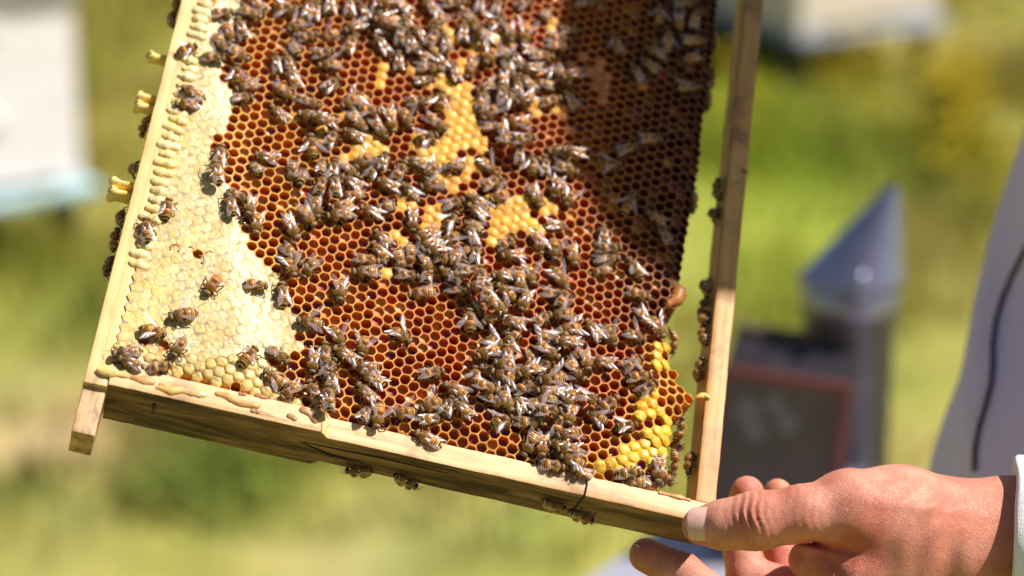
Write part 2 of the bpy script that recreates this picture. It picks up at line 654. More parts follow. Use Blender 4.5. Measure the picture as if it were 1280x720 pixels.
def seg_d(p, a, b):
    ab = b - a
    t = max(0, min(1, (p - a).dot(ab) / ab.length_squared))
    return (p - a - ab * t).length


RE2 = [Vector((p.x, p.y)) for p in REDGE]


def edge_dist(u, v):
    p = Vector((u, v))
    return min(seg_d(p, a, b) for a, b in zip(RE2[:-1], RE2[1:]))


def comb_z(u, v):
    """height of the comb face"""
    z = .0008 + .0012 * nz3(u, v, .3, 14) + .0005 * nz3(u, v, 1.3, 60)
    px, py = pix((u, v, 0))
    hx = max(0, min(1, (330 - px + (py - 250) * .12) / 60))
    z += .0030 * hx * hx * (3 - 2 * hx)
    if py > 400:
        k = max(0, min(1, (px - 770) / 40)) * max(0, min(1, (py - 410) / 20))
        z += .0012 * k
    e = edge_dist(u, v)
    if e < .014:
        k = (1 - e / .014)
        z -= .0052 * k * k
    vb = v - .0115
    if px < 720 and vb < .006:
        z -= .0012 * max(0, 1 - vb / .006)
    return z


A0 = uv(438.75, 372.9, .001)
e1 = Vector((math.cos(PHI), math.sin(PHI))) * .0053
e2 = Vector((math.cos(PHI - math.pi / 3), math.sin(PHI - math.pi / 3))) * .0053
cells = {}
for i in range(-80, 80):
    for j in range(-80, 80):
        c = Vector((A0.x, A0.y)) + e1 * i + e2 * j
        c += Vector((nz3(c.x, c.y, 5, 18), nz3(c.x, c.y, 9, 18))) * .0016
        if not (-.01 < c.x < .30 and .0 < c.y < .335):
            continue
        if inpoly(c.x, c.y, OUTP):
            cells[i, j] = c
NB = [(1, 0), (0, 1), (-1, 1), (-1, 0), (0, -1), (1, -1)]


def corner(i, j, k):
    """shared corner between cell and neighbours k, k+1 (lattice position, displaced)"""
    base = Vector((A0.x, A0.y)) + e1 * i + e2 * j
    a, b = NB[k], NB[(k + 1) % 6]
    p = base + (e1 * (a[0] + b[0]) + e2 * (a[1] + b[1])) / 3
    p += Vector((nz3(p.x, p.y, 5, 18), nz3(p.x, p.y, 9, 18))) * .0016
    p += Vector((nz3(p.x, p.y, 2, 300), nz3(p.x, p.y, 7, 300))) * .00055
    return p


def lerp(a, b, t):
    return tuple(x + (y - x) * t for x, y in zip(a, b))


PCOL = [(.80, .20, .015), (.86, .36, .02), (.66, .08, .01), (.86, .50, .05), (.50, .06, .02), (.74, .26, .04), (.80, .44, .16)]


def cell_geom(i, j, c, px, py, kind, rng):
    g = G()
    cor = [corner(i, j, k) for k in range(6)]
    # colours of the wax by age, then shade mixed in at the upper right
    young = 0.0
    if kind == 'honey' or inpoly(px, py, HONEY):
        young = .95
    elif inpoly(px, py, YELLOW):
        young = .9
    else:
        d = (px - (300 + (py - 200) * .22))
        young = max(0, .80 - d / 300, .45 * min(1, (py - 455 - (px - 400) * .10) / 60))
    young = max(0, min(1, young + .12 * nz3(c.x, c.y, 0, 60)))
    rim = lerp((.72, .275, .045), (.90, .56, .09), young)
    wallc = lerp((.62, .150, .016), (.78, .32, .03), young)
    if px > 720 and py < 400 and young < .4:  # shade of the upper right corner put into the wax colours
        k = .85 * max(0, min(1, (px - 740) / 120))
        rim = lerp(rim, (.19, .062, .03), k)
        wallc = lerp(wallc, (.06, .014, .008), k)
    B = []
    for k in range(6):
        B.append(cor[k - 1] if False else cor[k])
        B.append((cor[k] + cor[(k + 1) % 6]) / 2)
    N = 12
    zB = [comb_z(b.x, b.y) for b in B]
    zc = comb_z(c.x, c.y)
    vs, cs, fs = [], [], []

    def ring(sc, dz, col, cornerk=1.0, follow=1.0, al=0.0, jit=0.0):
        o = len(vs)
        for q, b in enumerate(B):
            kk = sc * (cornerk if q % 2 == 0 else 1.0)
            p = c + (b - c) * kk
            z = zB[q] * follow + zc * (1 - follow) + dz + (nz3(p.x, p.y, dz * 50, 900) * jit)
            vs.append((p.x, p.y, z))
            cs.append((*col, al))
        return o

    def bridge(o1, o2):
        for q in range(N):
            q2 = (q + 1) % N
            fs.append((o1 + q, o1 + q2, o2 + q2, o2 + q))

    edge = [((i + NB[k][0], j + NB[k][1]) not in cells) for k in range(6)]
    if kind in ('open', 'hole'):
        small = kind == 'hole' and rng.random() < .4
        tw = .865 if kind == 'open' else .87
        if young > .75 and kind == 'open':
            tw = .82
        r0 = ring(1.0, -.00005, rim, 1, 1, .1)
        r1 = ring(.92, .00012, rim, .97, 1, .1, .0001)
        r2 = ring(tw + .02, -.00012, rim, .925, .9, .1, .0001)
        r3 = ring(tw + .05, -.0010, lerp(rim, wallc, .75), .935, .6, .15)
        t = rng.random()
        pol = .62 if inblob(px, py, POLLEN) else .2
        if kind == 'hole':
            pol = .3
        if inpoly(px, py, YELLOW):
            pol = 0.02
        if rng.random() < pol:
            depth = rng.uniform(.0014, .0042)
            cc = PCOL[rng.randrange(7)]
            cc = tuple(min(1, x * rng.uniform(.8, 1.2)) for x in cc)
            al, bowl = rng.choice([.0, .1, .55]), .0004
        elif rng.random() < (.62 if (px < 560 and py > 60) or py > 500 else .25):
            depth = rng.uniform(.0014, .0052)
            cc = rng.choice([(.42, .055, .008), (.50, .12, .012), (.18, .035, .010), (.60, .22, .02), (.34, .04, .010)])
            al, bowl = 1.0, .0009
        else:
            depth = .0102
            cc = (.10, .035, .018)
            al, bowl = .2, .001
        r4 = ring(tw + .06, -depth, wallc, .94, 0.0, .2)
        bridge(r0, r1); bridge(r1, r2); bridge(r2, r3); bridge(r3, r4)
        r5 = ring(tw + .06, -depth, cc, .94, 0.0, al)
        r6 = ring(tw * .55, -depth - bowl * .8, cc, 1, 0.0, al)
        bridge(r5, r6)
        o = len(vs)
        vs.append((c.x, c.y, zc - depth - bowl)); cs.append((*cc, al))
        for q in range(N):
            fs.append((r6 + q, r6 + (q + 1) % N, o))
    else:
        if kind == 'honey':
            base = lerp((.66, .51, .175), (.70, .59, .29), rng.random())
            if py > 455 or px < 215 and py > 330:
                base = lerp(base, (.80, .52, .10), .5 * rng.random() + .15)
            groove = lerp(base, (.46, .31, .12), .55)
            spot = (.26, .19, .165)
            h = rng.uniform(-.00012, .00010) + (.0005 if py > 450 else 0)
            r0 = ring(1.0, -.00008 if py < 450 else -.0003, groove, 1, 1, .05, .0003)
            jj = .45 if py < 430 else 1
            r1 = ring(.84, h * .6, base, .98, .9, .08, .0007 * jj)
            r2 = ring(.48, h, base, 1, .6, .08, .0009 * jj)
            hc = h * .9
            # grey mark where the honey wets the lid, on the low side of each cell
            q = (8 + rng.choice([-1, 0, 0, 1, 2])) % 12
            s_ = rng.uniform(.25, 1.0)
            for ro, qq, kk in ((r0, q, .8), (r1, q, 1.0), (r1, q + 1, .7), (r1, q - 1, .35), (r0, q + 1, .6), (r2, q, .6), (r2, q + 1, .45)):
                cs[ro + qq % 12] = (*lerp(base, spot, kk * s_), .1)
            if rng.random() < .12:
                q = rng.randrange(12)
                cs[r2 + q] = (*lerp(base, spot, .7), .3)
            cen = base
        elif kind == 'brood':
            base = lerp((.78, .36, .03), (.88, .54, .07), rng.random())
            if px > 700:  # caps in the shaded corner get the shade in their base colour
                base = (.62, .20, .045)
            groove = lerp(base, (.48, .18, .03), .6)
            r0 = ring(1.0, -.0001, groove, 1, 1, 0, .0001)
            r1 = ring(.86, .00018, base, .96, 1, 0, .0009)
            r2 = ring(.5, .0005, lerp(base, (.50, .20, .03), .5 * rng.random()), 1, .7, 0, .0007)
            hc = .0009
            cen = base
        else:
            base = lerp((.84, .40, .015), (.88, .55, .05), rng.random())
            groove = lerp(base, (.74, .38, .03), .35)
            r0 = ring(1.0, .0007, groove, 1, 1, 0, .0006)
            r1 = ring(.84, .0013, base, .97, 1, 0, .0009)
            r2 = ring(.5, .0017, base, 1, .7, 0, .0012)
            hc = rng.uniform(.0012, .0021)
            cen = base
        bridge(r0, r1); bridge(r1, r2)
        o = len(vs)
        vs.append((c.x, c.y, zc + hc)); cs.append((*cen, .1))
        for q in range(N):
            fs.append((r2 + q, r2 + (q + 1) % N, o))
    # outer skirt where the comb ends
    if any(edge):
        o = len(vs)
        for q, b in enumerate(B):
            vs.append((b.x, b.y, zB[q] - .00005)); cs.append((*rim, 0))
        for q, b in enumerate(B):
            p = b + (b - c) * .0
            vs.append((p.x, p.y, -.0125)); cs.append((*lerp(rim, wallc, .5), 0))
        for k in range(6):
            for q in (2 * k, 2 * k - 1):
                q0, q1 = q % 12, (q + 1) % 12
                kk = (((q + 1) // 2) % 6)
                fs.append((o + q0, o + 12 + q0, o + 12 + q1, o + q1))
    g.add(vs, fs, cs)
    return g


def visible_front(px, py):
    return -10 < px < 1290 and -6 < py < 726


rng = random.Random(11)
buckets = {'open_cell': [], 'honey_cap': [], 'brood_cap': [], 'drone_cap': []}
CELLKIND = {}
for (i, j), c in cells.items():
    px, py = pix((c.x, c.y, .001))
    if inblob(px, py, HOLES, .85):
        kind = 'hole'
    elif inpoly(px, py, HONEY):
        kind = 'honey'
    elif inblob(px, py, DRONE):
        kind = 'drone'
    elif inblob(px, py, BROOD, 1.3):
        kind = 'brood'
    elif inpoly(px, py, FUSED) and rng.random() < .5:
        kind = 'honey'
    else:
        kind = 'open'
    CELLKIND[i, j] = kind
    gg = cell_geom(i, j, c, px, py, kind, rng)
    if kind == 'honey' and inpoly(px, py, FUSED):
        gg.c = [(.90, .54, .05, .2)] * len(gg.c)
    nm = {'hole': 'open_cell', 'open': 'open_cell', 'honey': 'honey_cap', 'drone': 'drone_cap', 'brood': 'brood_cap'}[kind]
    dep = -(FR @ Vector((c.x, c.y, 0))).z
    buckets[nm].append((0 if visible_front(px, py) else 1, dep, gg))

cg = G()
# comb core: solid slab behind the cell bottoms and the far comb face
cz0, cz1 = -.0262, -.0118
nP = len(OUTP)
cen = Vector((sum(p[0] for p in OUTP) / nP, sum(p[1] for p in OUTP) / nP))
vs = []
for (x, y) in OUTP:
    d = (Vector((x, y)) - cen).normalized()
    for z, ins in ((cz1, .0012), (-.014, .0006), (-.020, .0008), (cz0 + .003, .002), (cz0, .005)):
        n_ = nz3(x, y, z, 120) * .0006
        vs.append((x - d.x * (ins + n_), y - d.y * (ins + n_), z))
fs = []
for i in range(nP):
    k = (i + 1) % nP
    for r in range(4):
        fs.append((i * 5 + r, i * 5 + r + 1, k * 5 + r + 1, k * 5 + r))
fs.append(tuple(i * 5 for i in range(nP)))
fs.append(tuple(i * 5 + 4 for i in range(nP))[::-1])
cg.add(vs, fs, (.30, .12, .04, 0))
# upper comb, above the part in view
cg.box(.012, .272, .332, .424, -.025, .0005, col=(.33, .14, .05, 0), bev=.002)
COMB = obj('comb', cg.mesh('comb', M['wax'], False), FRAME)
for nm, L in buckets.items():
    L.sort(key=lambda t: (t[0], t[1]))
    mat = M['wax'] if nm == 'open_cell' else M['cap']
    for _, _, gg in L[:300]:
        obj(nm, gg.mesh(nm, mat), COMB)
    if len(L) > 300:
        big = G()
        for _, _, gg in L[300:]:
            big.add(gg.v, gg.f, gg.c)
        obj(nm + '_field', big.mesh(nm + '_field', mat), COMB, kind='stuff')


# wax lumps ------------------------------------------------------------
def lump(g, pts, rads, z, col, flat=.5, seg=10):
    pts = [Vector((p[0], p[1], z)) for p in pts]
    n = len(pts)
    P2, R2 = [], []
    for i in range(n - 1):
        for t in (0, .34, .67):
            q = pts[i].lerp(pts[i + 1], t)
            r = rads[i] + (rads[i + 1] - rads[i]) * t
            P2.append(q); R2.append(r * (1 + .5 * nz3(q.x, q.y, 0, 420)))
    P2.append(pts[-1]); R2.append(rads[-1])
    d0, d1 = (P2[0] - P2[1]).normalized(), (P2[-1] - P2[-2]).normalized()
    P2 = [P2[0] + d0 * R2[0] * .9, P2[0] + d0 * R2[0] * .6] + P2 + [P2[-1] + d1 * R2[-1] * .6, P2[-1] + d1 * R2[-1] * .9]
    R2 = [R2[0] * .3, R2[0] * .78] + R2 + [R2[-1] * .78, R2[-1] * .3]
    o = len(g.v)
    g.tube(P2, R2, seg, col)
    for i in range(o, len(g.v)):
        x, y, zz = g.v[i]
        g.v[i] = (x + nz3(x, y, zz, 500) * .0004, y + nz3(x, y, zz + 1, 500) * .0004, z + (zz - z) * flat + nz3(x, y, 0, 450) * .0004)


# scalloped wax that ties the top bar to the capped honey
rr = random.Random(3)
yv = uv(168, 330, .003).y
ytop = uv(232, 70, .003).y
while yv < ytop + .05:
    g = G()
    q0 = Vector((.0085 + rr.uniform(-.0012, .0012), yv))
    q1 = Vector((.0138 + rr.uniform(-.001, .0012), yv + rr.uniform(-.0012, .0005)))
    lump(g, [q0, (q0 + q1) / 2 + Vector((0, .0003)), q1], [.0019, .0027, .0026], .0036, lerp((.86, .74, .40), (.80, .62, .22), rr.random()) + (.15,), .62)
    obj('wax_ridge', g.mesh('wax_ridge', M['cap']), COMB)
    g = G()
    lump(g, [q0 + Vector((.002, -.0027)), q1 + Vector((.0008, -.0028))], [.0006, .0012], .0032, (.78, .34, .03, .2), .6, 8)
    obj('wax_ridge', g.mesh('wax_ridge', M['cap']), COMB)
    yv += rr.uniform(.0046, .0055)
# wax and propolis daubed on the wide face of the side bar
DAUB = [([(126, 463), (140, 464), (160, 468)], [2.0, 3.2, 2.2], (.80, .62, .22)), ([(164, 471), (190, 478)], [1.6, 1.8], (.62, .34, .12)),
        ([(196, 484), (215, 488), (232, 488)], [1.5, 1.9, 1.2], (.64, .38, .11)), ([(224, 487), (245, 492), (256, 493)], [1.4, 2.2, 1.6], (.72, .48, .22)),
        ([(272, 492), (284, 495), (292, 500), (300, 504), (322, 507)], [1.2, 1.6, 1.7, 1.8, 1.4], (.60, .35, .11)),
        ([(292, 498), (322, 502)], [1.6, 2.0], (.76, .54, .27)),
        ([(362, 520), (368, 523)], [1.5, 1.4], (.40, .20, .08)), ([(378, 512), (388, 518), (394, 526)], [1.9, 2.2, 1.8], (.42, .22, .09)),
        ([(396, 512), (399, 520)], [1.6, 1.8], (.48, .25, .11)), ([(320, 494), (332, 497)], [.8, .9], (.44, .18, .08)),
        ([(300, 492), (306, 493)], [.9, .8], (.46, .20, .09)), ([(316, 513), (322, 515)], [1.1, 1.0], (.42, .22, .08)),
        ([(403, 518), (405, 530), (404, 541)], [.9, 1.2, .9], (.84, .60, .20)),
        ([(148, 458), (170, 463)], [.9, .8], (.78, .50, .20)), ([(200, 480), (206, 482)], [.9, 1.0], (.50, .26, .10))]
for pp, rd, col in DAUB:
    g = G()
    q = [uv(x, y, ZW) for x, y in pp]
    lump(g, [(a.x, a.y) for a in q], [r * .001 for r in rd], ZW, (*col, .15), .42, 12)
    obj('wax_daub', g.mesh('wax_daub', M['cap']), FRAME)
# daubs on the bottom bar
for pp, rd, col in [([(880, 494), (886, 497)], [1.4, 1.0], (.82, .52, .10)), ([(872, 496), (879, 494)], [1.0, 1.5], (.80, .48, .08)), ([(930, 214), (936, 216)], [.9, .6], (.25, .10, .05)),
                    ([(825, 616), (850, 622), (862, 625)], [.9, 1.3, .8], (.55, .26, .07))]:
    g = G()
    q = [uv(x, y, .0) for x, y in pp]
    lump(g, [(a.x, a.y) for a in q], [r * .001 for r in rd], 0.0, (*col, .15), .6, 10)
    obj('wax_daub', g.mesh('wax_daub', M['cap']), FRAME)


# burr comb: torn cell stubs standing off the top bar's outer face
def burr(pxy, n, hgt, wid):
    bv_ = min((abs(pix((-.004, v / 2000, -.006))[1] - pxy[1]), v / 2000) for v in range(0, 600))[1]
    c = Vector((0, bv_, -.006))
    g = G()
    # n shallow cells side by side along y, opening outwards (-x) and to the front
    for k in range(n):
        y0 = c.y + (k - (n - 1) / 2) * .0052
        vs, fs = [], []
        NN = 14
        rings = [(-.0006, .86), (-hgt * .3, .80), (-hgt * .65, .78), (-hgt, 1.12), (-hgt * 1.02, 1.0), (-hgt * .7, .62), (-hgt * .3, .55)]
        for ri, (x, s_) in enumerate(rings):
            for q in range(NN):
                a = 2 * math.pi * q / NN
                jag = 1 + .42 * nz3(q * .9, k * 3.1 + n, ri, 1.0)
                rx = .0030 * s_ * (1 / max(abs(math.cos(a)), abs(math.cos(a - 1.047)), abs(math.cos(a + 1.047)))) * .92
                xx = x * (jag if ri in (3, 4) else 1)
                vs.append((xx, y0 + math.cos(a) * rx, c.z + math.sin(a) * rx * wid))
        for ri in range(len(rings) - 1):
            for q in range(NN):
                q2 = (q + 1) % NN
                fs.append((ri * NN + q, ri * NN + q2, (ri + 1) * NN + q2, (ri + 1) * NN + q))
        fs.append(tuple((len(rings) - 1) * NN + q for q in range(NN)))
        cs = [(*lerp((.90, .56, .08), (.92, .74, .26), min(1, max(0, -v[0] / hgt))), .1) for v in vs]
        g.add(vs, fs, cs)
    # bridging web
    g.box(-hgt * .8, -.0003, c.y - n * .0019, c.y + n * .0019, c.z - .0006, c.z + .0006, col=(.82, .56, .14, .1), bev=.0004)
    obj('burr_comb', g.mesh('burr_comb', M['cap']), FRAME)


burr((195, 74), 1, .0085, 1.3)
burr((182, 130), 2, .0085, 1.4)
burr((155, 240), 2, .0100, 1.9)
# knob on the comb's right edge, and torn rims in the capped honey
g = G()
kq = [uv(x, y, -.004) for x, y in ((838, 352), (849, 364), (846, 374), (834, 380))]
lump(g, [(a.x, a.y) for a in kq], [.0024, .0036, .0036, .0026], -.0042, (.62, .26, .06, .2), .9, 14)
obj('wax_knob', g.mesh('wax_knob', M['wax']), COMB)
for (x, y, r, a0_, a1_) in ((219, 311, 6.0, -60, 200), (238, 313, 4.5, -30, 120), (250, 325, 5.5, -80, 110), (262, 319, 5, 20, 170), (186, 415, 6, 20, 190)):
    g = G()
    q = [uv(x + math.cos(math.radians(t)) * r, y - math.sin(math.radians(t)) * r * .85, .0042) for t in range(a0_, a1_ + 1, 20)]
    g.tube(q, [.0006 + .0003 * (i % 2) for i in range(len(q))], 6, (.40, .19, .06, .3))
    obj('torn_rim', g.mesh('torn_rim', M['cap']), COMB)

# ================================================================== BEES
MM = .001


def bee_body(curl=0.0, seed=0, plump=1.0):
    g = G()
    prof = [(-6.9, .10), (-6.6, .55), (-6.2, .98), (-5.75, 1.35), (-5.7, 1.45), (-5.2, 1.75), (-4.8, 1.92), (-4.75, 2.0), (-4.2, 2.16), (-3.75, 2.22), (-3.7, 2.3),
            (-3.2, 2.36), (-2.75, 2.34), (-2.7, 2.40), (-2.2, 2.34), (-1.75, 2.12), (-1.7, 2.12), (-1.3, 1.7), (-.95, 1.05), (-.75, .6), (-.55, .62), (-.25, 1.2),
            (.2, 1.72), (.8, 2.08), (1.4, 2.2), (2.0, 2.12), (2.6, 1.82), (3.1, 1.35), (3.4, .8), (3.6, .62), (3.8, 1.0), (4.1, 1.5), (4.5, 1.72),
            (4.9, 1.62), (5.3, 1.25), (5.6, .7), (5.72, .2)]
    DK, TAN, ORG, THX = (.020, .010, .004), (.62, .40, .145), (.44, .155, .02), (.27, .15, .035)
    S = 16
    vs, cs, fs = [], [], []
    for x, r in prof:
        zc = 2.7
        if x < -.7:
            q = (-.7 - x)
            zc = 2.7 - .10 * q - curl * .055 * q * q
            r *= plump
        if x > 3.5:
            zc = 2.45
        ysc, zsc = (1.03, .92)
        if x > 3.6:
            ysc, zsc = 1.12, .95
        for k in range(S):
            a = 2 * math.pi * k / S
            y, z = math.cos(a) * r * ysc, math.sin(a) * r * zsc
            al = .25
            if x < -.8:
                segp = ((-x - .75) % 1.0)
                sg = int((-x - .75) // 1.0)
                if x < -5.9:
                    c = DK; al = .7
                else:
                    band = segp < .30
                    if band:
                        c = TAN
                    else:
                        c = lerp(DK, ORG, max(0, (.9, .75, .3, .05, 0, 0)[min(5, sg)]) * (1 if abs(math.cos(a)) > .25 or sg < 1 else .55))
                        al = .55
            elif x < -.5:
                c = DK
            elif x < 3.5:
                c = THX
                if math.sin(a) > .75 and .6 < x < 2.2:
                    c = (.12, .08, .045)
                al = .1
            else:
                c = (.20, .14, .075)
                if abs(math.cos(a)) > .72 and 3.9 < x < 5.3:
                    c = (.008, .006, .006); al = 1.0
                elif x > 5.3:
                    c = (.05, .03, .02)
            vs.append((x * MM, y * MM, (zc + z) * MM))
            cs.append((*c, al))
    n = len(prof)
    for i in range(n - 1):
        for k in range(S):
            k2 = (k + 1) % S
            fs.append((i * S + k, (i + 1) * S + k, (i + 1) * S + k2, i * S + k2))
    fs.append(tuple(range(S)))
    fs.append(tuple((n - 1) * S + k for k in range(S))[::-1])
    g.add(vs, fs, cs)
    return g.mesh('bee_body', M['bee'])


def bee_fur(seed, curl=0.0):
    r = random.Random(seed)
    g = G()
    for i in range(620):
        u = r.random()
        if u < .62:      # thorax
            x = r.gauss(1.3, .95)
            x = max(-.3, min(3.2, x))
            rr_ = 2.15 * math.sqrt(max(.05, 1 - ((x - 1.4) / 2.15) ** 2))
            zc, ln, c = 2.7, r.uniform(.45, .95), lerp((.42, .23, .05), (.76, .47, .14), r.random())
        elif u < .74:    # head
            x = r.uniform(3.9, 5.2)
            rr_, zc, ln, c = 1.5, 2.45, r.uniform(.2, .5), (.32, .22, .11)
        else:            # abdomen bands
            b = r.randrange(5)
            x = -.85 - b * 1.0 - r.uniform(0, .3)
            q = -.7 - x
            rr_ = (1.6, 2.3, 2.3, 2.05, 1.6)[b]
            zc = 2.7 - .1 * q - curl * .055 * q * q
            ln, c = r.uniform(.25, .55), lerp((.50, .36, .18), (.66, .52, .30), r.random())
        a = r.uniform(-.5, math.pi + .5)
        nrm = Vector(((x - 1.4) * .25 if u < .62 else -.5, math.cos(a), math.sin(a))).normalized()
        p = Vector((x, math.cos(a) * rr_ * 1.03, zc + math.sin(a) * rr_ * .92))
        d = (nrm + Vector((r.uniform(-.6, .2), r.uniform(-.4, .4), r.uniform(-.3, .3)))).normalized()
        t = d.cross(Vector((r.random(), r.random(), r.random()))).normalized() * .055
        vs = [p - t, p + t, p + d * ln]
        g.add([v * MM for v in vs], [(0, 1, 2)], (*c, 0))
    return g.mesh('bee_fur', M['fur'], False)


def bee_wing(side):
    """root at the origin, wing pointing to -x; fore and hind wing, cambered, overlapping"""
    g = G()
    for (L, W, off, zz, dirn) in ((9.0, 3.1, 0.0, 0.0, 0.0), (6.4, 2.3, -.55, -.14, -.16)):
        n, mrows = 11, 4
        vs, fs = [], []
        for i in range(n + 1):
            t = i / n
            # leading edge (outer), trailing edge (inner)
            le = .10 + .62 * math.sin(min(1, t * 1.15) * math.pi * .5) * (1 - .75 * max(0, t - .72) / .28 * (max(0, t - .72) / .28))
            te = -(.12 + (W - .8) * (math.sin(math.pi * min(1, t ** .8)) ** .75) * (.55 + .45 * t)) if t < 1 else -.1
            for k in range(mrows + 1):
                s = k / mrows
                y = le * W * .32 * (1 - s) + te * s + off
                x = -t * L
                z = zz + .28 * math.sin(math.pi * s) * (1 - t * .4) + .10 * math.sin(t * 9 + s * 3) + .25 * t * t
                v = Vector((x, y * side, z))
                v = Matrix.Rotation(dirn * side, 4, 'Z') @ v
                vs.append(v * MM)
        for i in range(n):
            for k in range(mrows):
                a = i * (mrows + 1) + k
                q = (a, a + 1, a + mrows + 2, a + mrows + 1)
                fs.append(q if side > 0 else q[::-1])
        g.add(vs, fs, (1, 1, 1, 0))
    return g.mesh('bee_wing', M['wing'])


def bee_leg(i, side):
    g = G()
    xr, fwd, L = ((2.4, 2.0, 1.0), (1.5, .2, 1.05), (.6, -2.6, 1.35))[i]
    pts = [(xr, .9 * side, 1.5), (xr + fwd * .25, 2.0 * side, 1.5 + .2 * L), (xr + fwd * .55, 3.2 * side * (.85 + .1 * L), 2.2), (xr + fwd * .95, 3.9 * side, .95),
           (xr + fwd * 1.15, 4.1 * side, .15), (xr + fwd * 1.45, 4.7 * side, .05)]
    rad = [.34, .34, .26, .34 if i == 2 else .24, .16, .09]
    g.tube([Vector(p) * MM for p in pts], [r * MM for r in rad], 5, (.075, .040, .018, .4))
    return g.mesh('bee_leg', M['bee'])


def bee_antenna(side):
    g = G()
    pts = [(5.4, .4 * side, 2.9), (6.1, 1.0 * side, 3.3), (7.0, 1.7 * side, 2.5), (7.7, 1.9 * side, 1.9)]
    g.tube([Vector(p) * MM for p in pts], [.12 * MM, .10 * MM, .12 * MM, .11 * MM], 5, (.03, .018, .01, .3))
    return g.mesh('bee_antenna', M['bee'])


BODY = [bee_body(0, 0, 1.0), bee_body(.7, 1, 1.06), bee_body(1.5, 2, .95), bee_body(.3, 3, 1.1)]
FUR = [bee_fur(s, c) for s, c in ((1, 0), (2, .7), (3, 1.5), (4, .3))]
WING = {s: bee_wing(s) for s in (1, -1)}
LEG = {(i, s): bee_leg(i, s) for i in range(3) for s in (1, -1)}
ANT = {s: bee_antenna(s) for s in (1, -1)}
NBEE = 0


def make_bee(mw, label, group, mode, rng, scale=1.0, name='honey_bee'):
    """mode: f folded, s spread, d one wing out, u wings up"""
    global NBEE
    NBEE += 1
    root = empty(name, mw @ Matrix.Scale(scale, 4), label=label, category='bee', group=group)
    v = rng.randrange(4)
    obj('body', BODY[v], root)
    obj('fur', FUR[v], root)
    for s in (1, -1):
        o = obj('wing', WING[s], root)
        out = {'f': rng.uniform(0, 12), 's': rng.uniform(20, 42), 'd': rng.uniform(34, 62) if s == 1 else rng.uniform(3, 14), 'u': rng.uniform(20, 40)}[mode]
        up = {'f': rng.uniform(-9, -3), 's': rng.uniform(2, 18), 'd': rng.uniform(6, 34) if s == 1 else rng.uniform(-8, 0), 'u': rng.uniform(25, 45)}[mode]
        o.matrix_local = (Matrix.Translation((1.5 * MM, s * 1.5 * MM, 4.15 * MM)) @ Matrix.Rotation(math.radians(-out * s), 4, 'Z')
                          @ Matrix.Rotation(math.radians(up), 4, 'Y') @ Matrix.Rotation(math.radians(s * rng.uniform(-14, 4)), 4, 'X'))
        obj('antenna', ANT[s], root).rotation_euler = (0, 0, rng.uniform(-.1, .1))
        for i in range(3):
            obj('leg', LEG[i, s], root).rotation_euler = (0, 0, rng.uniform(-.12, .12))
    return root


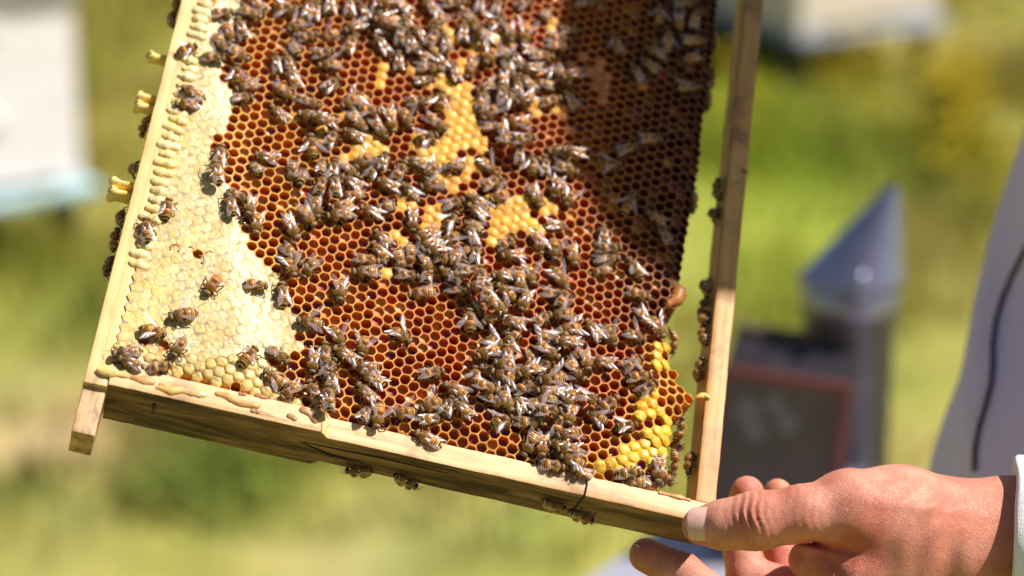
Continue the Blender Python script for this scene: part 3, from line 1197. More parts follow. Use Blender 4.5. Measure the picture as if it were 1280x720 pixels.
# photo tiles: origin (x, y), scale 6.4; every bee: (tile x, tile y, heading in degrees, wings)
T = [
 ((200, 0), [(490, 105, 5, 'f'), (215, 392, 20, 's'), (420, 455, -5, 'd'), (545, 245, -68, 'f'), (650, 225, 110, 'f'), (480, 335, -60, 'f'), (615, 425, -25, 'f'),
   (610, 590, 90, 's'), (705, 690, 190, 'f'), (765, 30, 135, 'f'), (720, 105, -25, 'f'), (1000, 60, -5, 's'), (1090, 200, 215, 's'), (1180, 290, 15, 'f'),
   (1080, 380, 120, 'f'), (935, 500, 95, 'f'), (1030, 500, 110, 'f'), (1065, 620, 120, 'f'), (1180, 75, 70, 'f'), (1250, 90, 80, 'f')]),
 ((400, 0), [(20, 420, 10, 'f'), (95, 260, 205, 's'), (90, 515, 180, 's'), (80, 672, 40, 'f'), (235, 45, 90, 'f'), (285, 212, 200, 'f'), (245, 350, 60, 'f'), (345, 85, 120, 'f'),
   (445, 35, 80, 'f'), (500, 110, 215, 'f'), (535, 165, 170, 'f'), (640, 45, 150, 'f'), (490, 355, 130, 'f'), (510, 240, 0, 'f'), (640, 265, 90, 'f'), (630, 485, 90, 'f'),
   (710, 200, 120, 'f'), (800, 280, 130, 'f'), (725, 345, 95, 'f'), (815, 420, 125, 'f'), (900, 290, 60, 'f'), (885, 55, 130, 'f'), (945, 175, 230, 's'), (1005, 340, 100, 'f'),
   (1145, 250, 90, 'f'), (1215, 150, -50, 'f'), (865, 545, -5, 'f'), (955, 480, 130, 'f'), (830, 635, 10, 'f'), (1080, 580, 110, 'f'), (1220, 520, 240, 'f'), (1245, 250, 100, 'f'),
   (1060, 18, 0, 'f'), (75, 25, 90, 'f'), (560, 15, 200, 'f'), (1260, 520, 70, 'f')]),
 ((560, 0), [(250, 20, 90, 'f'), (385, 40, 80, 'f'), (385, 190, 25, 'd'), (285, 275, 150, 'f'), (495, 250, -80, 'f'), (615, 262, -100, 's'), (885, 305, -5, 'f'), (885, 380, -10, 'f'),
   (970, 240, 0, 'f'), (660, 392, 0, 'f'), (750, 455, 0, 'f'), (545, 475, 110, 'f'), (340, 440, 240, 's'), (452, 420, -98, 's'), (505, 570, -60, 'f'), (665, 548, 180, 'f'),
   (835, 570, 40, 'f'), (915, 605, -50, 'f'), (445, 655, -80, 'f'), (310, 690, 200, 'f'), (635, 655, 140, 'f'), (790, 670, 155, 'f'), (565, 700, 90, 'f'), (1000, 588, 195, 'f'),
   (785, 110, 60, 'f'), (610, 15, 30, 'f')]),
 ((720, 0), [(670, 110, 90, 's'), (820, 160, -80, 'f'), (945, 150, 80, 'f'), (880, 20, 0, 'f'), (320, 350, 110, 'd'), (735, 325, 90, 's'), (935, 320, 0, 'f'), (925, 460, 200, 'f'),
   (640, 415, 160, 'f'), (585, 520, 145, 'f'), (490, 580, 125, 'f'), (900, 690, 0, 'f'), (85, 20, 0, 'f')]),
 ((200, 112), [(270, 25, 150, 'f'), (230, 108, 175, 'f'), (645, 62, 5, 'f'), (955, 190, 135, 'f'), (1190, 95, -20, 'f'), (1210, 215, 165, 'f'), (1215, 450, 98, 's'), (480, 530, 80, 'f'),
   (455, 660, 100, 'f'), (850, 535, 165, 'f'), (775, 630, 120, 'f'), (1060, 630, -90, 'f'), (1140, 695, 75, 'f'), (990, 15, -40, 'f')]),
 ((400, 112), [(35, 235, 160, 'f'), (250, 90, 205, 's'), (390, 160, -10, 's'), (290, 250, -45, 'f'), (560, 215, -65, 'f'), (692, 215, -65, 'd'), (470, 305, -50, 'f'), (270, 360, 155, 'f'),
   (90, 390, 60, 'f'), (780, 92, 10, 'f'), (970, 90, 80, 's'), (925, 265, -35, 'f'), (840, 382, 15, 's'), (355, 560, 220, 's'), (225, 630, -35, 'f'), (105, 650, 80, 'f'),
   (15, 610, 78, 'f'), (435, 640, 60, 'f'), (505, 570, 70, 'f'), (640, 655, 60, 'f'), (780, 580, 165, 'f'), (890, 640, 245, 'd'), (1075, 615, 185, 'd')]),
 ((560, 112), [(265, 80, 70, 'f'), (345, 182, 220, 's'), (620, 70, 200, 'f'), (820, 88, 15, 'f'), (985, 80, 125, 'f'), (425, 30, 100, 'f'), (480, 75, 60, 'f'), (355, 302, -10, 'f'),
   (555, 255, 190, 'd'), (450, 325, -60, 'f'), (480, 405, -20, 'f'), (600, 392, 10, 'f'), (570, 500, 90, 'f'), (678, 600, 92, 's'), (768, 605, 88, 'f'), (310, 590, -32, 'd'),
   (890, 500, 180, 'f'), (1010, 500, 170, 'f'), (945, 635, -20, 'f')]),
 ((720, 112), [(405, 470, 20, 'f'), (590, 385, 0, 'f'), (270, 590, 0, 's')]),
 ((200, 224), [(60, 235, 80, 's'), (620, 130, -25, 'f'), (565, 210, 100, 'f'), (715, 205, -105, 'f'), (768, 335, -95, 'f'), (1050, 375, -60, 'f'), (1172, 290, -55, 'f'),
   (1250, 225, -85, 'f'), (1060, 600, -45, 'f'), (1040, 690, -70, 's'), (1215, 690, 230, 'f'), (-100, 405, 95, 'f')]),
 ((400, 224), [(125, 50, 90, 'f'), (15, 40, 75, 'f'), (255, 28, 150, 'f'), (275, 120, 178, 'f'), (185, 205, 190, 'f'), (165, 285, 183, 'f'), (410, 260, 160, 'f'), (530, 210, 190, 'f'),
   (545, 40, 160, 'f'), (730, 88, 145, 'f'), (895, 40, 190, 's'), (740, 320, -88, 'f'), (1060, 190, 20, 'f'), (500, 475, 130, 'f'), (480, 575, 130, 'f'), (375, 650, -10, 'f'),
   (635, 610, -65, 'f'), (725, 570, -90, 'f'), (845, 440, 215, 'f'), (880, 510, 210, 'f'), (1050, 335, 50, 'd'), (1045, 475, 215, 's'), (1215, 445, 110, 'f'), (960, 630, -5, 'f'),
   (848, 665, -70, 'f'), (1088, 650, -85, 'f'), (1180, 600, -85, 's'), (945, 555, 200, 'f'), (1245, 600, 80, 'f')]),
 ((560, 224), [(345, 30, 30, 'f'), (415, 130, 205, 's'), (695, 130, -65, 'f'), (865, 55, -105, 'f'), (972, 140, 250, 's'), (250, 185, 145, 'f'), (235, 262, 145, 'f'), (232, 370, 140, 'f'),
   (470, 505, 30, 'f'), (515, 605, 190, 'f'), (715, 475, -65, 'f'), (855, 362, 0, 'f'), (850, 550, -85, 's'), (1008, 602, -80, 'f')]),
 ((720, 224), [(430, 190, 60, 's'), (640, 310, 150, 'f'), (705, 445, 120, 'f'), (220, 445, 90, 'f'), (265, 547, 0, 'f'), (250, 640, 0, 'f'), (225, 728, 180, 'f'), (480, 710, 125, 'd')]),
 ((130, 336), [(878, 110, 235, 's'), (1205, 125, -5, 'f'), (640, 370, 190, 's'), (390, 495, -15, 's'), (598, 620, 240, 's'), (190, 668, 185, 'f')]),
 ((130, 410), [(215, 272, 160, 'f'), (440, 300, 10, 'f'), (1148, 228, 50, 's')]),
 ((320, 336), [(212, 205, 95, 'f'), (675, 165, -92, 'f'), (890, 28, 175, 'f'), (1205, 45, -5, 'f'), (440, 430, 170, 's'), (650, 530, -65, 's'), (858, 605, -105, 's'), (1155, 525, -40, 's')]),
 ((320, 430), [(165, 82, -40, 'f'), (150, 268, 145, 'd'), (288, 368, 215, 'f'), (457, 130, -95, 'f'), (555, 80, 92, 'f'), (585, 195, 55, 'f'), (605, 300, 92, 'f'), (462, 385, 115, 'f'),
   (587, 425, 95, 'f'), (715, 88, 150, 'f'), (880, 185, 175, 'f'), (935, 285, 145, 'f'), (885, 390, 130, 'f'), (872, 560, 60, 'f'), (978, 565, -100, 's'), (1185, 545, 190, 's')]),
 ((510, 336), [(335, 50, 140, 'f'), (150, 30, 90, 'f'), (410, 25, 60, 'f'), (500, 20, 0, 'f'), (135, 180, 180, 'f'), (400, 170, -15, 'f'), (590, 55, 100, 'f'), (570, 135, 180, 'f'),
   (635, 160, 90, 'f'), (705, 275, -40, 'f'), (772, 62, 180, 'f'), (895, 90, -80, 'f'), (790, 182, 145, 's'), (975, 40, -75, 's'), (1215, 65, -55, 's'), (935, 250, -115, 'f'),
   (1170, 200, -15, 'f'), (570, 300, -60, 'd'), (500, 420, 92, 's'), (685, 400, 205, 'f'), (850, 425, 160, 'f'), (840, 510, 145, 's'), (1070, 405, 35, 'f'), (1240, 365, 180, 's'),
   (700, 590, -30, 's'), (830, 595, 110, 'f'), (1090, 575, -95, 's'), (1225, 550, 30, 's'), (640, 665, 200, 'f')]),
 ((700, 336), [(632, 198, -20, 'f'), (30, 230, 60, 'f'), (85, 480, 190, 's'), (268, 492, 125, 'f'), (398, 505, -60, 's'), (595, 530, -20, 'd'), (670, 385, -50, 'f'), (775, 465, -60, 's'),
   (60, 585, 180, 'f')]),
 ((690, 430), [(205, 85, 200, 's'), (278, 125, -80, 'f'), (180, 210, -45, 'f'), (50, 262, 195, 's'), (415, 142, 170, 'f'), (650, 150, 30, 'f'), (700, 262, 5, 'd'), (770, 345, 35, 'f'),
   (50, 392, 180, 'f'), (150, 435, 240, 'f'), (280, 425, -15, 'f'), (450, 480, 35, 'f'), (365, 580, 155, 's'), (150, 565, -110, 'f'), (45, 640, 80, 'f'), (590, 655, 10, 's')]),
 ((500, 430), [(690, 82, 195, 's'), (860, 92, 90, 'f'), (850, 170, 165, 's'), (1045, 130, -90, 'f'), (1180, 50, -30, 'f'), (1150, 180, 50, 'f'), (1040, 212, 200, 'f'), (607, 265, 92, 'd'),
   (730, 232, 150, 's'), (835, 245, 165, 's'), (810, 338, 15, 'f'), (690, 335, -20, 'f'), (995, 330, 40, 'f'), (1112, 330, 50, 'f'), (1220, 282, 185, 's'), (1200, 380, 175, 'f'),
   (1175, 442, 190, 's'), (455, 370, 150, 'f'), (245, 225, 10, 'f'), (250, 480, 205, 's'), (240, 592, 10, 'f'), (390, 500, 65, 'f'), (505, 525, 130, 'f'), (745, 440, -30, 'f'),
   (855, 450, -65, 'f'), (955, 490, 110, 'f'), (1085, 520, -65, 's'), (810, 615, 25, 's'), (1035, 635, -5, 'f'), (1190, 530, 0, 'f')]),
 ((500, 520), [(225, 185, 150, 'f'), (1055, 195, 240, 'f'), (1150, 230, -95, 'f'), (1215, 388, -10, 'f')]),
 ((690, 500), [(125, 275, 195, 'd'), (60, 350, 180, 'f'), (145, 395, 180, 'f'), (165, 480, 160, 's'), (245, 582, 170, 'f'), (610, 577, 5, 'f'), (670, 655, 180, 'f'), (838, 540, -85, 'f')]),
]


def zone(px, py):
    if inpoly(px, py, HONEY):
        return 'on white honey'
    if inpoly(px, py, YELLOW):
        return 'on lumpy yellow comb'
    if px > 690 and py < 320 and py < (px - 660) * 1.75:
        return 'in the shaded comb corner'
    if inblob(px, py, BROOD, 1.6):
        return 'on orange brood'
    if (px - 650) ** 2 / 110 ** 2 + (py - 440) ** 2 / 95 ** 2 < 1:
        return 'in the lower cluster'
    if 540 < px < 720 and 230 < py <= 380:
        return 'in the middle crowd'
    return 'on open cells'


HD = ['right', 'up-right', 'up', 'up-left', 'left', 'down-left', 'down', 'down-right']
WG = {'f': 'wings folded', 's': 'wings spread', 'd': 'one wing raised', 'u': 'wings up'}
recs = []
for (ox, oy), L in T:
    for x, y, h, wm in L:
        recs.append([ox + x / 6.4, oy + y / 6.4, h, wm])
# drop doubles seen in two overlapping tiles
keep = []
for r in recs:
    if all((r[0] - k[0]) ** 2 + (r[1] - k[1]) ** 2 > 49 for k in keep):
        keep.append(r)
recs = keep
ORD = ['leftmost', 'second from left', 'third from left', 'fourth from left']
cls = {}
MARKS = [(190, 72, 'topmost burr comb'), (178, 128, 'middle burr comb'), (150, 240, 'lowest burr comb'), (188, 430, 'two open honey cells'), (385, 395, 'tip of white honey'),
         (405, 525, 'step in lower bar'), (733, 600, 'lower bar wire'), (870, 650, 'thumb'), (862, 495, 'jutting yellow comb'), (845, 370, 'knob on comb edge'),
         (580, 140, 'biggest orange patch'), (645, 270, 'second orange patch'), (478, 92, 'orange caps strip'), (752, 95, 'shaded orange caps'),
         (640, 0, 'top end of shadow'), (265, 181, 'notch in white honey'), (115, 530, 'bar lug'), (300, 0, 'top of white honey'), (367, 145, 'lone orange cap'),
         (483, 360, 'bare middle cells'), (895, 355, 'lit right bar'), (440, 0, 'top photo edge'), (209, 262, 'lone bee on honey')]
NTH = ['nearest', 'second nearest', 'third nearest', 'fourth nearest', 'fifth nearest', 'sixth nearest', 'seventh nearest', 'eighth nearest']
USED = set()


def near_label(r, c):
    best = None
    for mx_, my_, nm in MARKS:
        ds = sorted(c, key=lambda k: (k[0] - mx_) ** 2 + (k[1] - my_) ** 2)
        k = ds.index(r)
        if k < 8:
            lab = 'bee %s, head %s, %s, %s %s' % (r[4], r[5], WG[r[3]], NTH[k], nm)
            if lab not in USED:
                d = math.hypot(r[0] - mx_, r[1] - my_)
                sc = k * 60 + d
                if best is None or sc < best[0]:
                    best = (sc, lab)
    USED.add(best[1])
    return best[1]


for r in recs:
    r.append(zone(r[0], r[1]))
    r.append(HD[int(((r[2] + 22.5) % 360) // 45)])
    cls.setdefault((r[4], r[5], r[3]), []).append(r)
brng = random.Random(21)
placed = []
for r in recs:
    px, py, h, wm, zn, hd = r
    c = cls[zn, hd, wm]
    lab = 'honey bee %s, head pointing %s, %s' % (zn, hd, WG[wm])
    if len(c) > 1:
        lab = near_label(r, c)
    p = uv(px, py, .0035)
    q = uv(px + math.cos(math.radians(h)) * 10, py - math.sin(math.radians(h)) * 10, .0035)
    d = Vector((q.x - p.x, q.y - p.y)).normalized()
    base = comb_z(p.x, p.y)
    lift = 0
    a0, a1 = Vector((p.x, p.y)) - d * .0045, Vector((p.x, p.y)) + d * .0040
    for (b0, b1, z_) in placed:
        if (b0 - a0).length > .014:
            continue
        dist = min(seg_d(a0, b0, b1), seg_d(a1, b0, b1), seg_d(b0, a0, a1), seg_d(b1, a0, a1))
        ov = max(0, 1 - dist / .0040)
        lift = max(lift, (z_ + .0034) * min(1, ov * 1.5))
    lift = min(lift, .0062)
    placed.append((a0, a1, lift))
    x = Vector((d.x, d.y, 0))
    # follow the slope of the comb face
    e = .003
    nx_ = (comb_z(p.x + e, p.y) - comb_z(p.x - e, p.y)) / (2 * e)
    ny_ = (comb_z(p.x, p.y + e) - comb_z(p.x, p.y - e)) / (2 * e)
    nrm = Vector((-nx_ * .6 + brng.uniform(-.13, .13), -ny_ * .6 + brng.uniform(-.13, .13), 1)).normalized()
    x = (x - nrm * x.dot(nrm)).normalized()
    y = nrm.cross(x)
    # the body stands off the face: shift the foot point so the body itself lies at the pixel
    pz = uv(px, py, base + lift + .0026)
    off = nrm * (base + lift - .0003)
    loc = Vector((pz.x, pz.y, 0)) + Vector((0, 0, base + lift - .0003)) + x * .0006
    mw = FW @ Matrix(((x.x, y.x, nrm.x, loc.x), (x.y, y.y, nrm.y, loc.y), (x.z, y.z, nrm.z, loc.z), (0, 0, 0, 1)))
    if zn in ('on open cells', 'in the middle crowd', 'in the lower cluster') and lift < .001 and brng.random() < .13:
        # head down in a cell
        mw = mw @ Matrix.Translation((0, 0, -.0012)) @ Matrix.Rotation(math.radians(brng.uniform(16, 34)), 4, 'Y')
    make_bee(mw, lab, 'bees on the comb face', wm, brng, brng.uniform(.97, 1.14))


def side_bee(px, py, axis, val, nrm, head, label, group, mode='f', scale=1.04, lift=0):
    """a bee on a face of a bar or on the comb's edge: axis/val the plane, head the direction it faces (frame space)"""
    p = onplane(px, py, axis, val + nrm[axis] * .0025)
    p[axis] = val + nrm[axis] * lift
    n = Vector(nrm)
    x = Vector(head)
    x = (x - n * x.dot(n)).normalized()
    y = n.cross(x)
    mw = FW @ Matrix(((x.x, y.x, n.x, p.x), (x.y, y.y, n.y, p.y), (x.z, y.z, n.z, p.z), (0, 0, 0, 1)))
    make_bee(mw, label, group, mode, brng, scale)


def zbee(px, py, u, z, nrm, head, label, group, mode='f', scale=1.04):
    """like side_bee for faces seen edge-on: u and z given, the pixel row sets y"""
    best = min((abs(pix((u, v / 1000, z))[1] - py), v / 1000) for v in range(-5, 300))[1]
    p = Vector((u, best, z))
    n = Vector(nrm)
    x = Vector(head)
    x = (x - n * x.dot(n)).normalized()
    y = n.cross(x)
    mw = FW @ Matrix(((x.x, y.x, n.x, p.x), (x.y, y.y, n.y, p.y), (x.z, y.z, n.z, p.z), (0, 0, 0, 1)))
    make_bee(mw, label, group, mode, brng, scale)


GB = 'bees on the outer side of the top bar'
LN = (-1, 0, 0)
zbee(213, 26, 0, -.009, LN, (0, 1, -.4), 'dark bee behind the left bar, topmost of those there', GB)
zbee(208, 1, 0, -.010, LN, (0, .6, 1), 'blurred bee behind the left bar cut by the upper photo edge', GB)
zbee(180, 160, 0, -.009, LN, (0, -1, -.2), 'dark bee behind the left bar below the middle burr comb', GB)
zbee(163, 213, 0, -.009, LN, (0, .5, -1), 'brown bee behind the left bar on top of the lowest burr comb', GB)
zbee(149, 275, 0, -.009, LN, (0, 1, -.6), 'black bee behind the left bar just below the lowest burr comb', GB)
zbee(143, 300, 0, -.010, LN, (0, 1, .1), 'large black bee behind the left bar with blurred wings', GB, 's')
zbee(137, 334, 0, -.012, LN, (0, -1, .2), 'half hidden brown bee behind the left bar, lowest of those there', GB)

GE = 'bees on the right edge of the comb'
RN = (1, 0, .1)


def edge_bee(px, py, z, head, label, mode='f'):
    u0 = uv(px, py, z).x
    zbee(px, py, u0 - .0025, z, RN, head, label, GE, mode)


edge_bee(893, 52, -.006, (0, -1, .2), 'dark bee on the right comb edge, topmost of the row')
edge_bee(889, 98, -.006, (0, 1, .2), 'dark bee on the right comb edge beside the shaded comb, second down')
edge_bee(884, 126, -.008, (0, -1, 0), 'small dark bee silhouette on the right comb edge, third down')
edge_bee(866, 254, -.006, (.3, -1, 0), 'single dark bee sticking out from the comb edge opposite the shaded bar')
edge_bee(842, 427, -.003, (0, -1, -.3), 'bee at the comb edge above the yellow lumps, hanging head down', 's')
edge_bee(850, 535, -.005, (0, 1, .5), 'striped bee on the comb edge beside the yellow lumps, abdomen up', 's')
edge_bee(848, 557, -.009, (.2, -.5, 1), 'dark bee at the comb edge next to the lower yellow cells')
edge_bee(843, 578, -.006, (.2, -1, -.5), 'bee hanging head down from the comb edge near the bottom corner')

GI = 'bees on the inner side of the bottom bar'
UB = FWID - .0098
NI = (-1, 0, .15)
zbee(895, 238, UB, -.010, NI, (0, 1, 0), 'black bee on the inner side of the right bar, upper of a pair', GI)
zbee(887, 268, UB, -.012, NI, (0, -.6, .8), 'black bee on the inner side of the right bar, lower of a pair', GI)
zbee(881, 361, UB, -.014, NI, (0, 1, -1), 'small dark bee head peeking from the right bar above the row of bees', GI)
zbee(877, 384, UB, -.013, NI, (0, 1, .7), 'dark bee on the right bar where the sunlight begins', GI)
zbee(873, 401, UB, -.010, NI, (0, -.6, .8), 'brown bee on the inner right bar under the dark one', GI)
zbee(874, 420, UB, -.008, NI, (0, 1, -.3), 'bee with folded wings on the right bar at the height of the yellow lumps', GI)
zbee(868, 462, UB, -.009, NI, (0, 1, .5), 'bee alone on the right bar beside the jutting yellow comb', GI)
zbee(860, 582, UB, -.009, NI, (0, -1, .1), 'dark bee in the gap between comb and right bar near the corner', GI)

GU = 'bees under the side bar'
UN = (0, -1, 0)
side_bee(447, 590, 1, -.0002, UN, (-1, 0, -.2), 'dark bee under the lower bar, left of the hanging pair', GU, 'f')
side_bee(508, 604, 1, -.0002, UN, (1, 0, -.3), 'dark bee under the lower bar, right of the hanging pair', GU, 'f')
side_bee(693, 634, 1, -.0002, UN, (1, 0, .1), 'striped bee on the underside of the lower bar left of the wire', GU, 's')
side_bee(728, 648, 1, -.0002, UN, (1, 0, -.1), 'striped bee on the underside of the lower bar right of the wire', GU, 'f')
# bees crowded at the lower right corner below the comb
GC = 'bees below the lower right corner of the comb'
CN = (.3, -.8, .6)
zbee(812, 602, uv(812, 602, -.004).x, -.004, CN, (1, .1, 0), 'dark round headed bee hanging under the yellow comb', GC, 'f')
zbee(829, 594, uv(829, 594, -.004).x, -.004, CN, (.7, -.6, 0), 'dark bee with one wing out under the comb corner', GC, 'd')

# ================================================================== BEEKEEPER
m = Mat('skin')
co = m.coords()
n1 = m.noise(co, 45, 4, .6)
n2 = m.noise(co, 380, 5, .65)
vz = m.n('ShaderNodeTexVoronoi', feature='DISTANCE_TO_EDGE')
vz.inputs['Scale'].default_value = 850
wv = m.coords((1, 1, 2.2), rot=(.3, .2, .4))
m.l(wv, vz.inputs['Vector'])
c = m.ramp(n1, [(.32, (.42, .135, .08)), (.50, (.54, .215, .14)), (.68, (.64, .31, .215))])
c = m.mix(m.ramp(n2, [(.40, (0, 0, 0)), (.75, (.35, .35, .35))]), c, (.42, .14, .085, 1))
c = m.mix(m.ramp(vz.outputs[0], [(.0, (.14, .14, .14)), (.12, (0, 0, 0))]), c, (.40, .15, .09, 1))
at = m.n('ShaderNodeAttribute', attribute_name='Col')
c = m.mix(1.0, c, at.outputs['Color'], 'MULTIPLY')
m.l(c, m.b.inputs['Base Color'])
m.setp(Roughness=.46, **{'Subsurface_Weight': .12, 'Subsurface_Scale': .004, 'Specular_IOR_Level': .45})
m.b.inputs['Subsurface Radius'].default_value = (1, .35, .2)
ad = m.n('ShaderNodeMath', operation='ADD')
m.l(n2, ad.inputs[0]); m.l(m.ramp(vz.outputs[0], [(0, (0, 0, 0)), (.15, (.35, .35, .35))]), ad.inputs[1])
m.bump(ad.outputs[0], .6, .0006)
M['skin'] = m.m
M['nail'] = plain('finger_nail', (.60, .36, .30, 1), .28, 0, .10, 300, .15, .0002)
M['nail_dirt'] = plain('nail_rim', (.12, .07, .045, 1), .7)


def cloth_mat(name, col, sc=900):
    m = Mat(name)
    co = m.coords()
    a = m.noise(co, sc, 2)
    b = m.noise(co, 9, 4, .6)
    m.l(m.mix(1.0, m.ramp(a, [(.3, tuple(c * .88 for c in col)), (.7, col)]), m.ramp(b, [(.3, (.9, .9, .92)), (.7, (1.03, 1.03, 1.0))]), 'MULTIPLY'), m.b.inputs['Base Color'])
    m.setp(Roughness=.85, **{'Sheen_Weight': .2})
    ad = m.n('ShaderNodeMath', operation='MULTIPLY_ADD')
    m.l(b, ad.inputs[0]); ad.inputs[1].default_value = 6; m.l(a, ad.inputs[2])
    m.bump(ad.outputs[0], .35, .002)
    return m.m


M['cloth'] = cloth_mat('pale_lavender_cotton', (.66, .56, 1.0))
M['cuff'] = cloth_mat('cuff_cotton', (.84, .84, .84), 1400)
M['cord'] = plain('dark_cord', (.06, .055, .07, 1), .7)
M['straw'] = plain('straw_hat', (.55, .42, .20, 1), .8, 0, .3, 120, .5, .002)
M['hair'] = plain('grey_hair', (.12, .10, .09, 1), .7, 0, .3, 200)
M['denim'] = plain('trousers', (.08, .10, .16, 1), .85)

PERSON = empty('person', (.45, 1.30, 0.0), label='beekeeper in a white jacket holding the lower corner of the frame', category='person')
PI_ = PERSON.matrix_world.inverted()


def pobj(name, me, **kw):
    o = obj(name, me, PERSON, **kw)
    o.matrix_parent_inverse = PI_
    return o


def H(*pts):
    return [(np.array(P(px, py, d)), r * .001) for px, py, d, r in pts]


thumb = H((876, 657, 1.0885, 8.6), (905, 656, 1.0835, 10.6), (945, 651, 1.081, 12.6), (1003, 643, 1.082, 12.6), (1062, 640, 1.088, 17.5), (1125, 655, 1.098, 24))
index = H((808, 694, 1.119, 8.2), (852, 715, 1.117, 9.2), (900, 755, 1.113, 10.4), (1040, 785, 1.108, 13.5))
middle = H((934, 616, 1.138, 8.0), (922, 665, 1.141, 8.8), (935, 722, 1.134, 10.0), (1045, 760, 1.124, 13.5))
ring_ = H((972, 616, 1.150, 6.8), (966, 665, 1.154, 8.4), (985, 722, 1.148, 9.5), (1065, 745, 1.138, 13))
little = H((1010, 650, 1.160, 6.5), (1015, 700, 1.163, 7.6), (1075, 735, 1.152, 11))
back = [H((1062, 640, 1.092, 18), (1118, 658, 1.104, 27), (1185, 672, 1.108, 26), (1262, 675, 1.112, 28), (1345, 680, 1.116, 30), (1500, 700, 1.118, 34)),
        H((1040, 762, 1.108, 13.5), (1120, 712, 1.104, 22), (1190, 690, 1.106, 24)),
        H((1045, 760, 1.124, 13.5), (1120, 712, 1.118, 23), (1190, 690, 1.112, 24)),
        H((1065, 745, 1.138, 13), (1130, 705, 1.130, 22), (1195, 685, 1.118, 24)),
        H((1075, 735, 1.152, 11), (1135, 700, 1.142, 18), (1200, 682, 1.124, 22)),
        H((1010, 700, 1.092, 9), (1060, 712, 1.092, 17), (1120, 700, 1.10, 22))]
CAMP = np.array((0, 0, CAM_H))
RGT = np.array(CM.to_3x3() @ Vector((1, 0, 0)))
UPV = np.array(CM.to_3x3() @ Vector((0, 1, 0)))
FWD = np.array(CM.to_3x3() @ Vector((0, 0, -1)))


def camc(Q):
    d = Q - CAMP
    z = d @ FWD
    return d @ RGT, d @ UPV, z


def hand_fn(Q):
    p = chain_sdf(Q, back[0], .008)
    for b in back[1:]:
        p = smin(p, chain_sdf(Q, b, .006), .010)
    f = [chain_sdf(Q, x, .0025) for x in (index, middle, ring_, little)]
    fg = f[0]
    for x in f[1:]:
        fg = smin(fg, x, .0012)
    t = chain_sdf(Q, thumb, .005)
    d = smin(smin(p, fg, .006), t, .007)
    X, Y, Z = camc(Q)
    px = 640 + FPX * X / Z
    py = 360 - FPX * Y / Z
    front = np.clip((1.095 - Z) / .012, 0, 1)
    # knuckle folds on the thumb
    sl = px - (py - 650) * .10
    w = np.exp(-((sl - 938) / 20) ** 2) * np.clip(1 - np.abs(py - 648) / 44, 0, 1)
    d = d + front * w * .0011 * np.cos((sl - 938 + 3 * np.sin(py * .13)) * .62)
    w = np.exp(-((sl - 1010) / 26) ** 2) * np.clip(1 - np.abs(py - 640) / 60, 0, 1)
    d = d + front * w * .00022 * np.cos((sl + 4 * np.sin(py * .09)) * .55)
    # creases between thumb root and palm
    cr = np.abs((py - 684) - (px - 1035) * .12 - 4 * np.sin(px * .03))
    w = np.exp(-(cr / 5.0) ** 2) * np.clip(1 - np.abs(px - 1025) / 55, 0, 1) * np.clip((1.13 - Z) / .02, 0, 1)
    d = d + w * .0030
    for (x0, y0, sx, k) in ((1010, 708, 5, .0012), (962, 712, 5, .0010), (1042, 706, 6, .0012)):
        w = np.exp(-((px - x0 - (py - y0) * .5) / sx) ** 2) * np.clip(1 - np.abs(py - y0) / 26, 0, 1) * np.clip((1.13 - Z) / .02, 0, 1)
        d = d + w * k
    # wrist wrinkles and tendons
    w = np.clip((px - 1060) / 60, 0, 1) * front
    d = d + w * .0005 * np.sin(px * .16 + py * .10 + 2 * np.sin(py * .05)) * np.clip(1 - np.abs(px - 1170) / 90, 0, 1)
    d = d - w * .0012 * np.exp(-((py - 628 - (px - 1100) * .10) / 10) ** 2) * np.clip(1 - np.abs(px - 1150) / 110, 0, 1)
    return d


allp = np.array([p for ch in [thumb, index, middle, ring_, little] + back for p, r in ch])
rm = .034
V, F = surface_net(hand_fn, allp.min(0) - rm, np.minimum(allp.max(0) + rm, np.array([.345, 9, 9])), .00115)
# redden knuckles and finger sides; fingertip highlights and lit hand top tinted in
X, Y, Z = camc(V)
vpx, vpy = 640 + FPX * X / Z, 360 - FPX * Y / Z
col = np.ones((len(V), 4))


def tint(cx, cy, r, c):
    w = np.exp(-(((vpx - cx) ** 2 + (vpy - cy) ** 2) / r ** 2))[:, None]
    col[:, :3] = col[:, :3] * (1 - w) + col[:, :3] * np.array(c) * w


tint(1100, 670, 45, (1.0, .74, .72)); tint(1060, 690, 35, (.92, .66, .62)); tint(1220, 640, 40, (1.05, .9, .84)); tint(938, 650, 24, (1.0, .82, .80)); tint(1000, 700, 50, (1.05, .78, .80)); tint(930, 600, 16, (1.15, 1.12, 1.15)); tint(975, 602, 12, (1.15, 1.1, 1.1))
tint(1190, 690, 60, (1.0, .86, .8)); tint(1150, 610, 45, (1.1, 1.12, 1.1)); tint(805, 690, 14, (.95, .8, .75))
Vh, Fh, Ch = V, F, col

# rest of the body, hidden by the clothes or beyond the frame of the photo
torso_lo = np.array(P(1150, 680, 1.38)) + np.array((.186, 0, 0))
zt = P(1280, 170, 1.25).z
torso_hi = np.array(P(1292, 130, 1.38)) + np.array((.172, 0, 0))
sh_near = np.array((.50, 1.20, 1.49))
sh_far = np.array((.47, 1.56, 1.50))
elbow = np.array((.52, 1.06, 1.17))
wrist = np.array(P(1345, 680, 1.112))
head_c = np.array(P(780, 150, 1.17) + SUN * .52 + FW.to_3x3() @ (uv(876, 195) - uv(640, 455))) + np.array((.095, .045, .035))  # head set up the sun line so its hat shades the comb
neck = np.array((.47, 1.36, 1.56))
fh = np.array(FW @ Vector((.285, .445, -.012)))
elbow2 = np.array((.50, 1.50, 1.28))


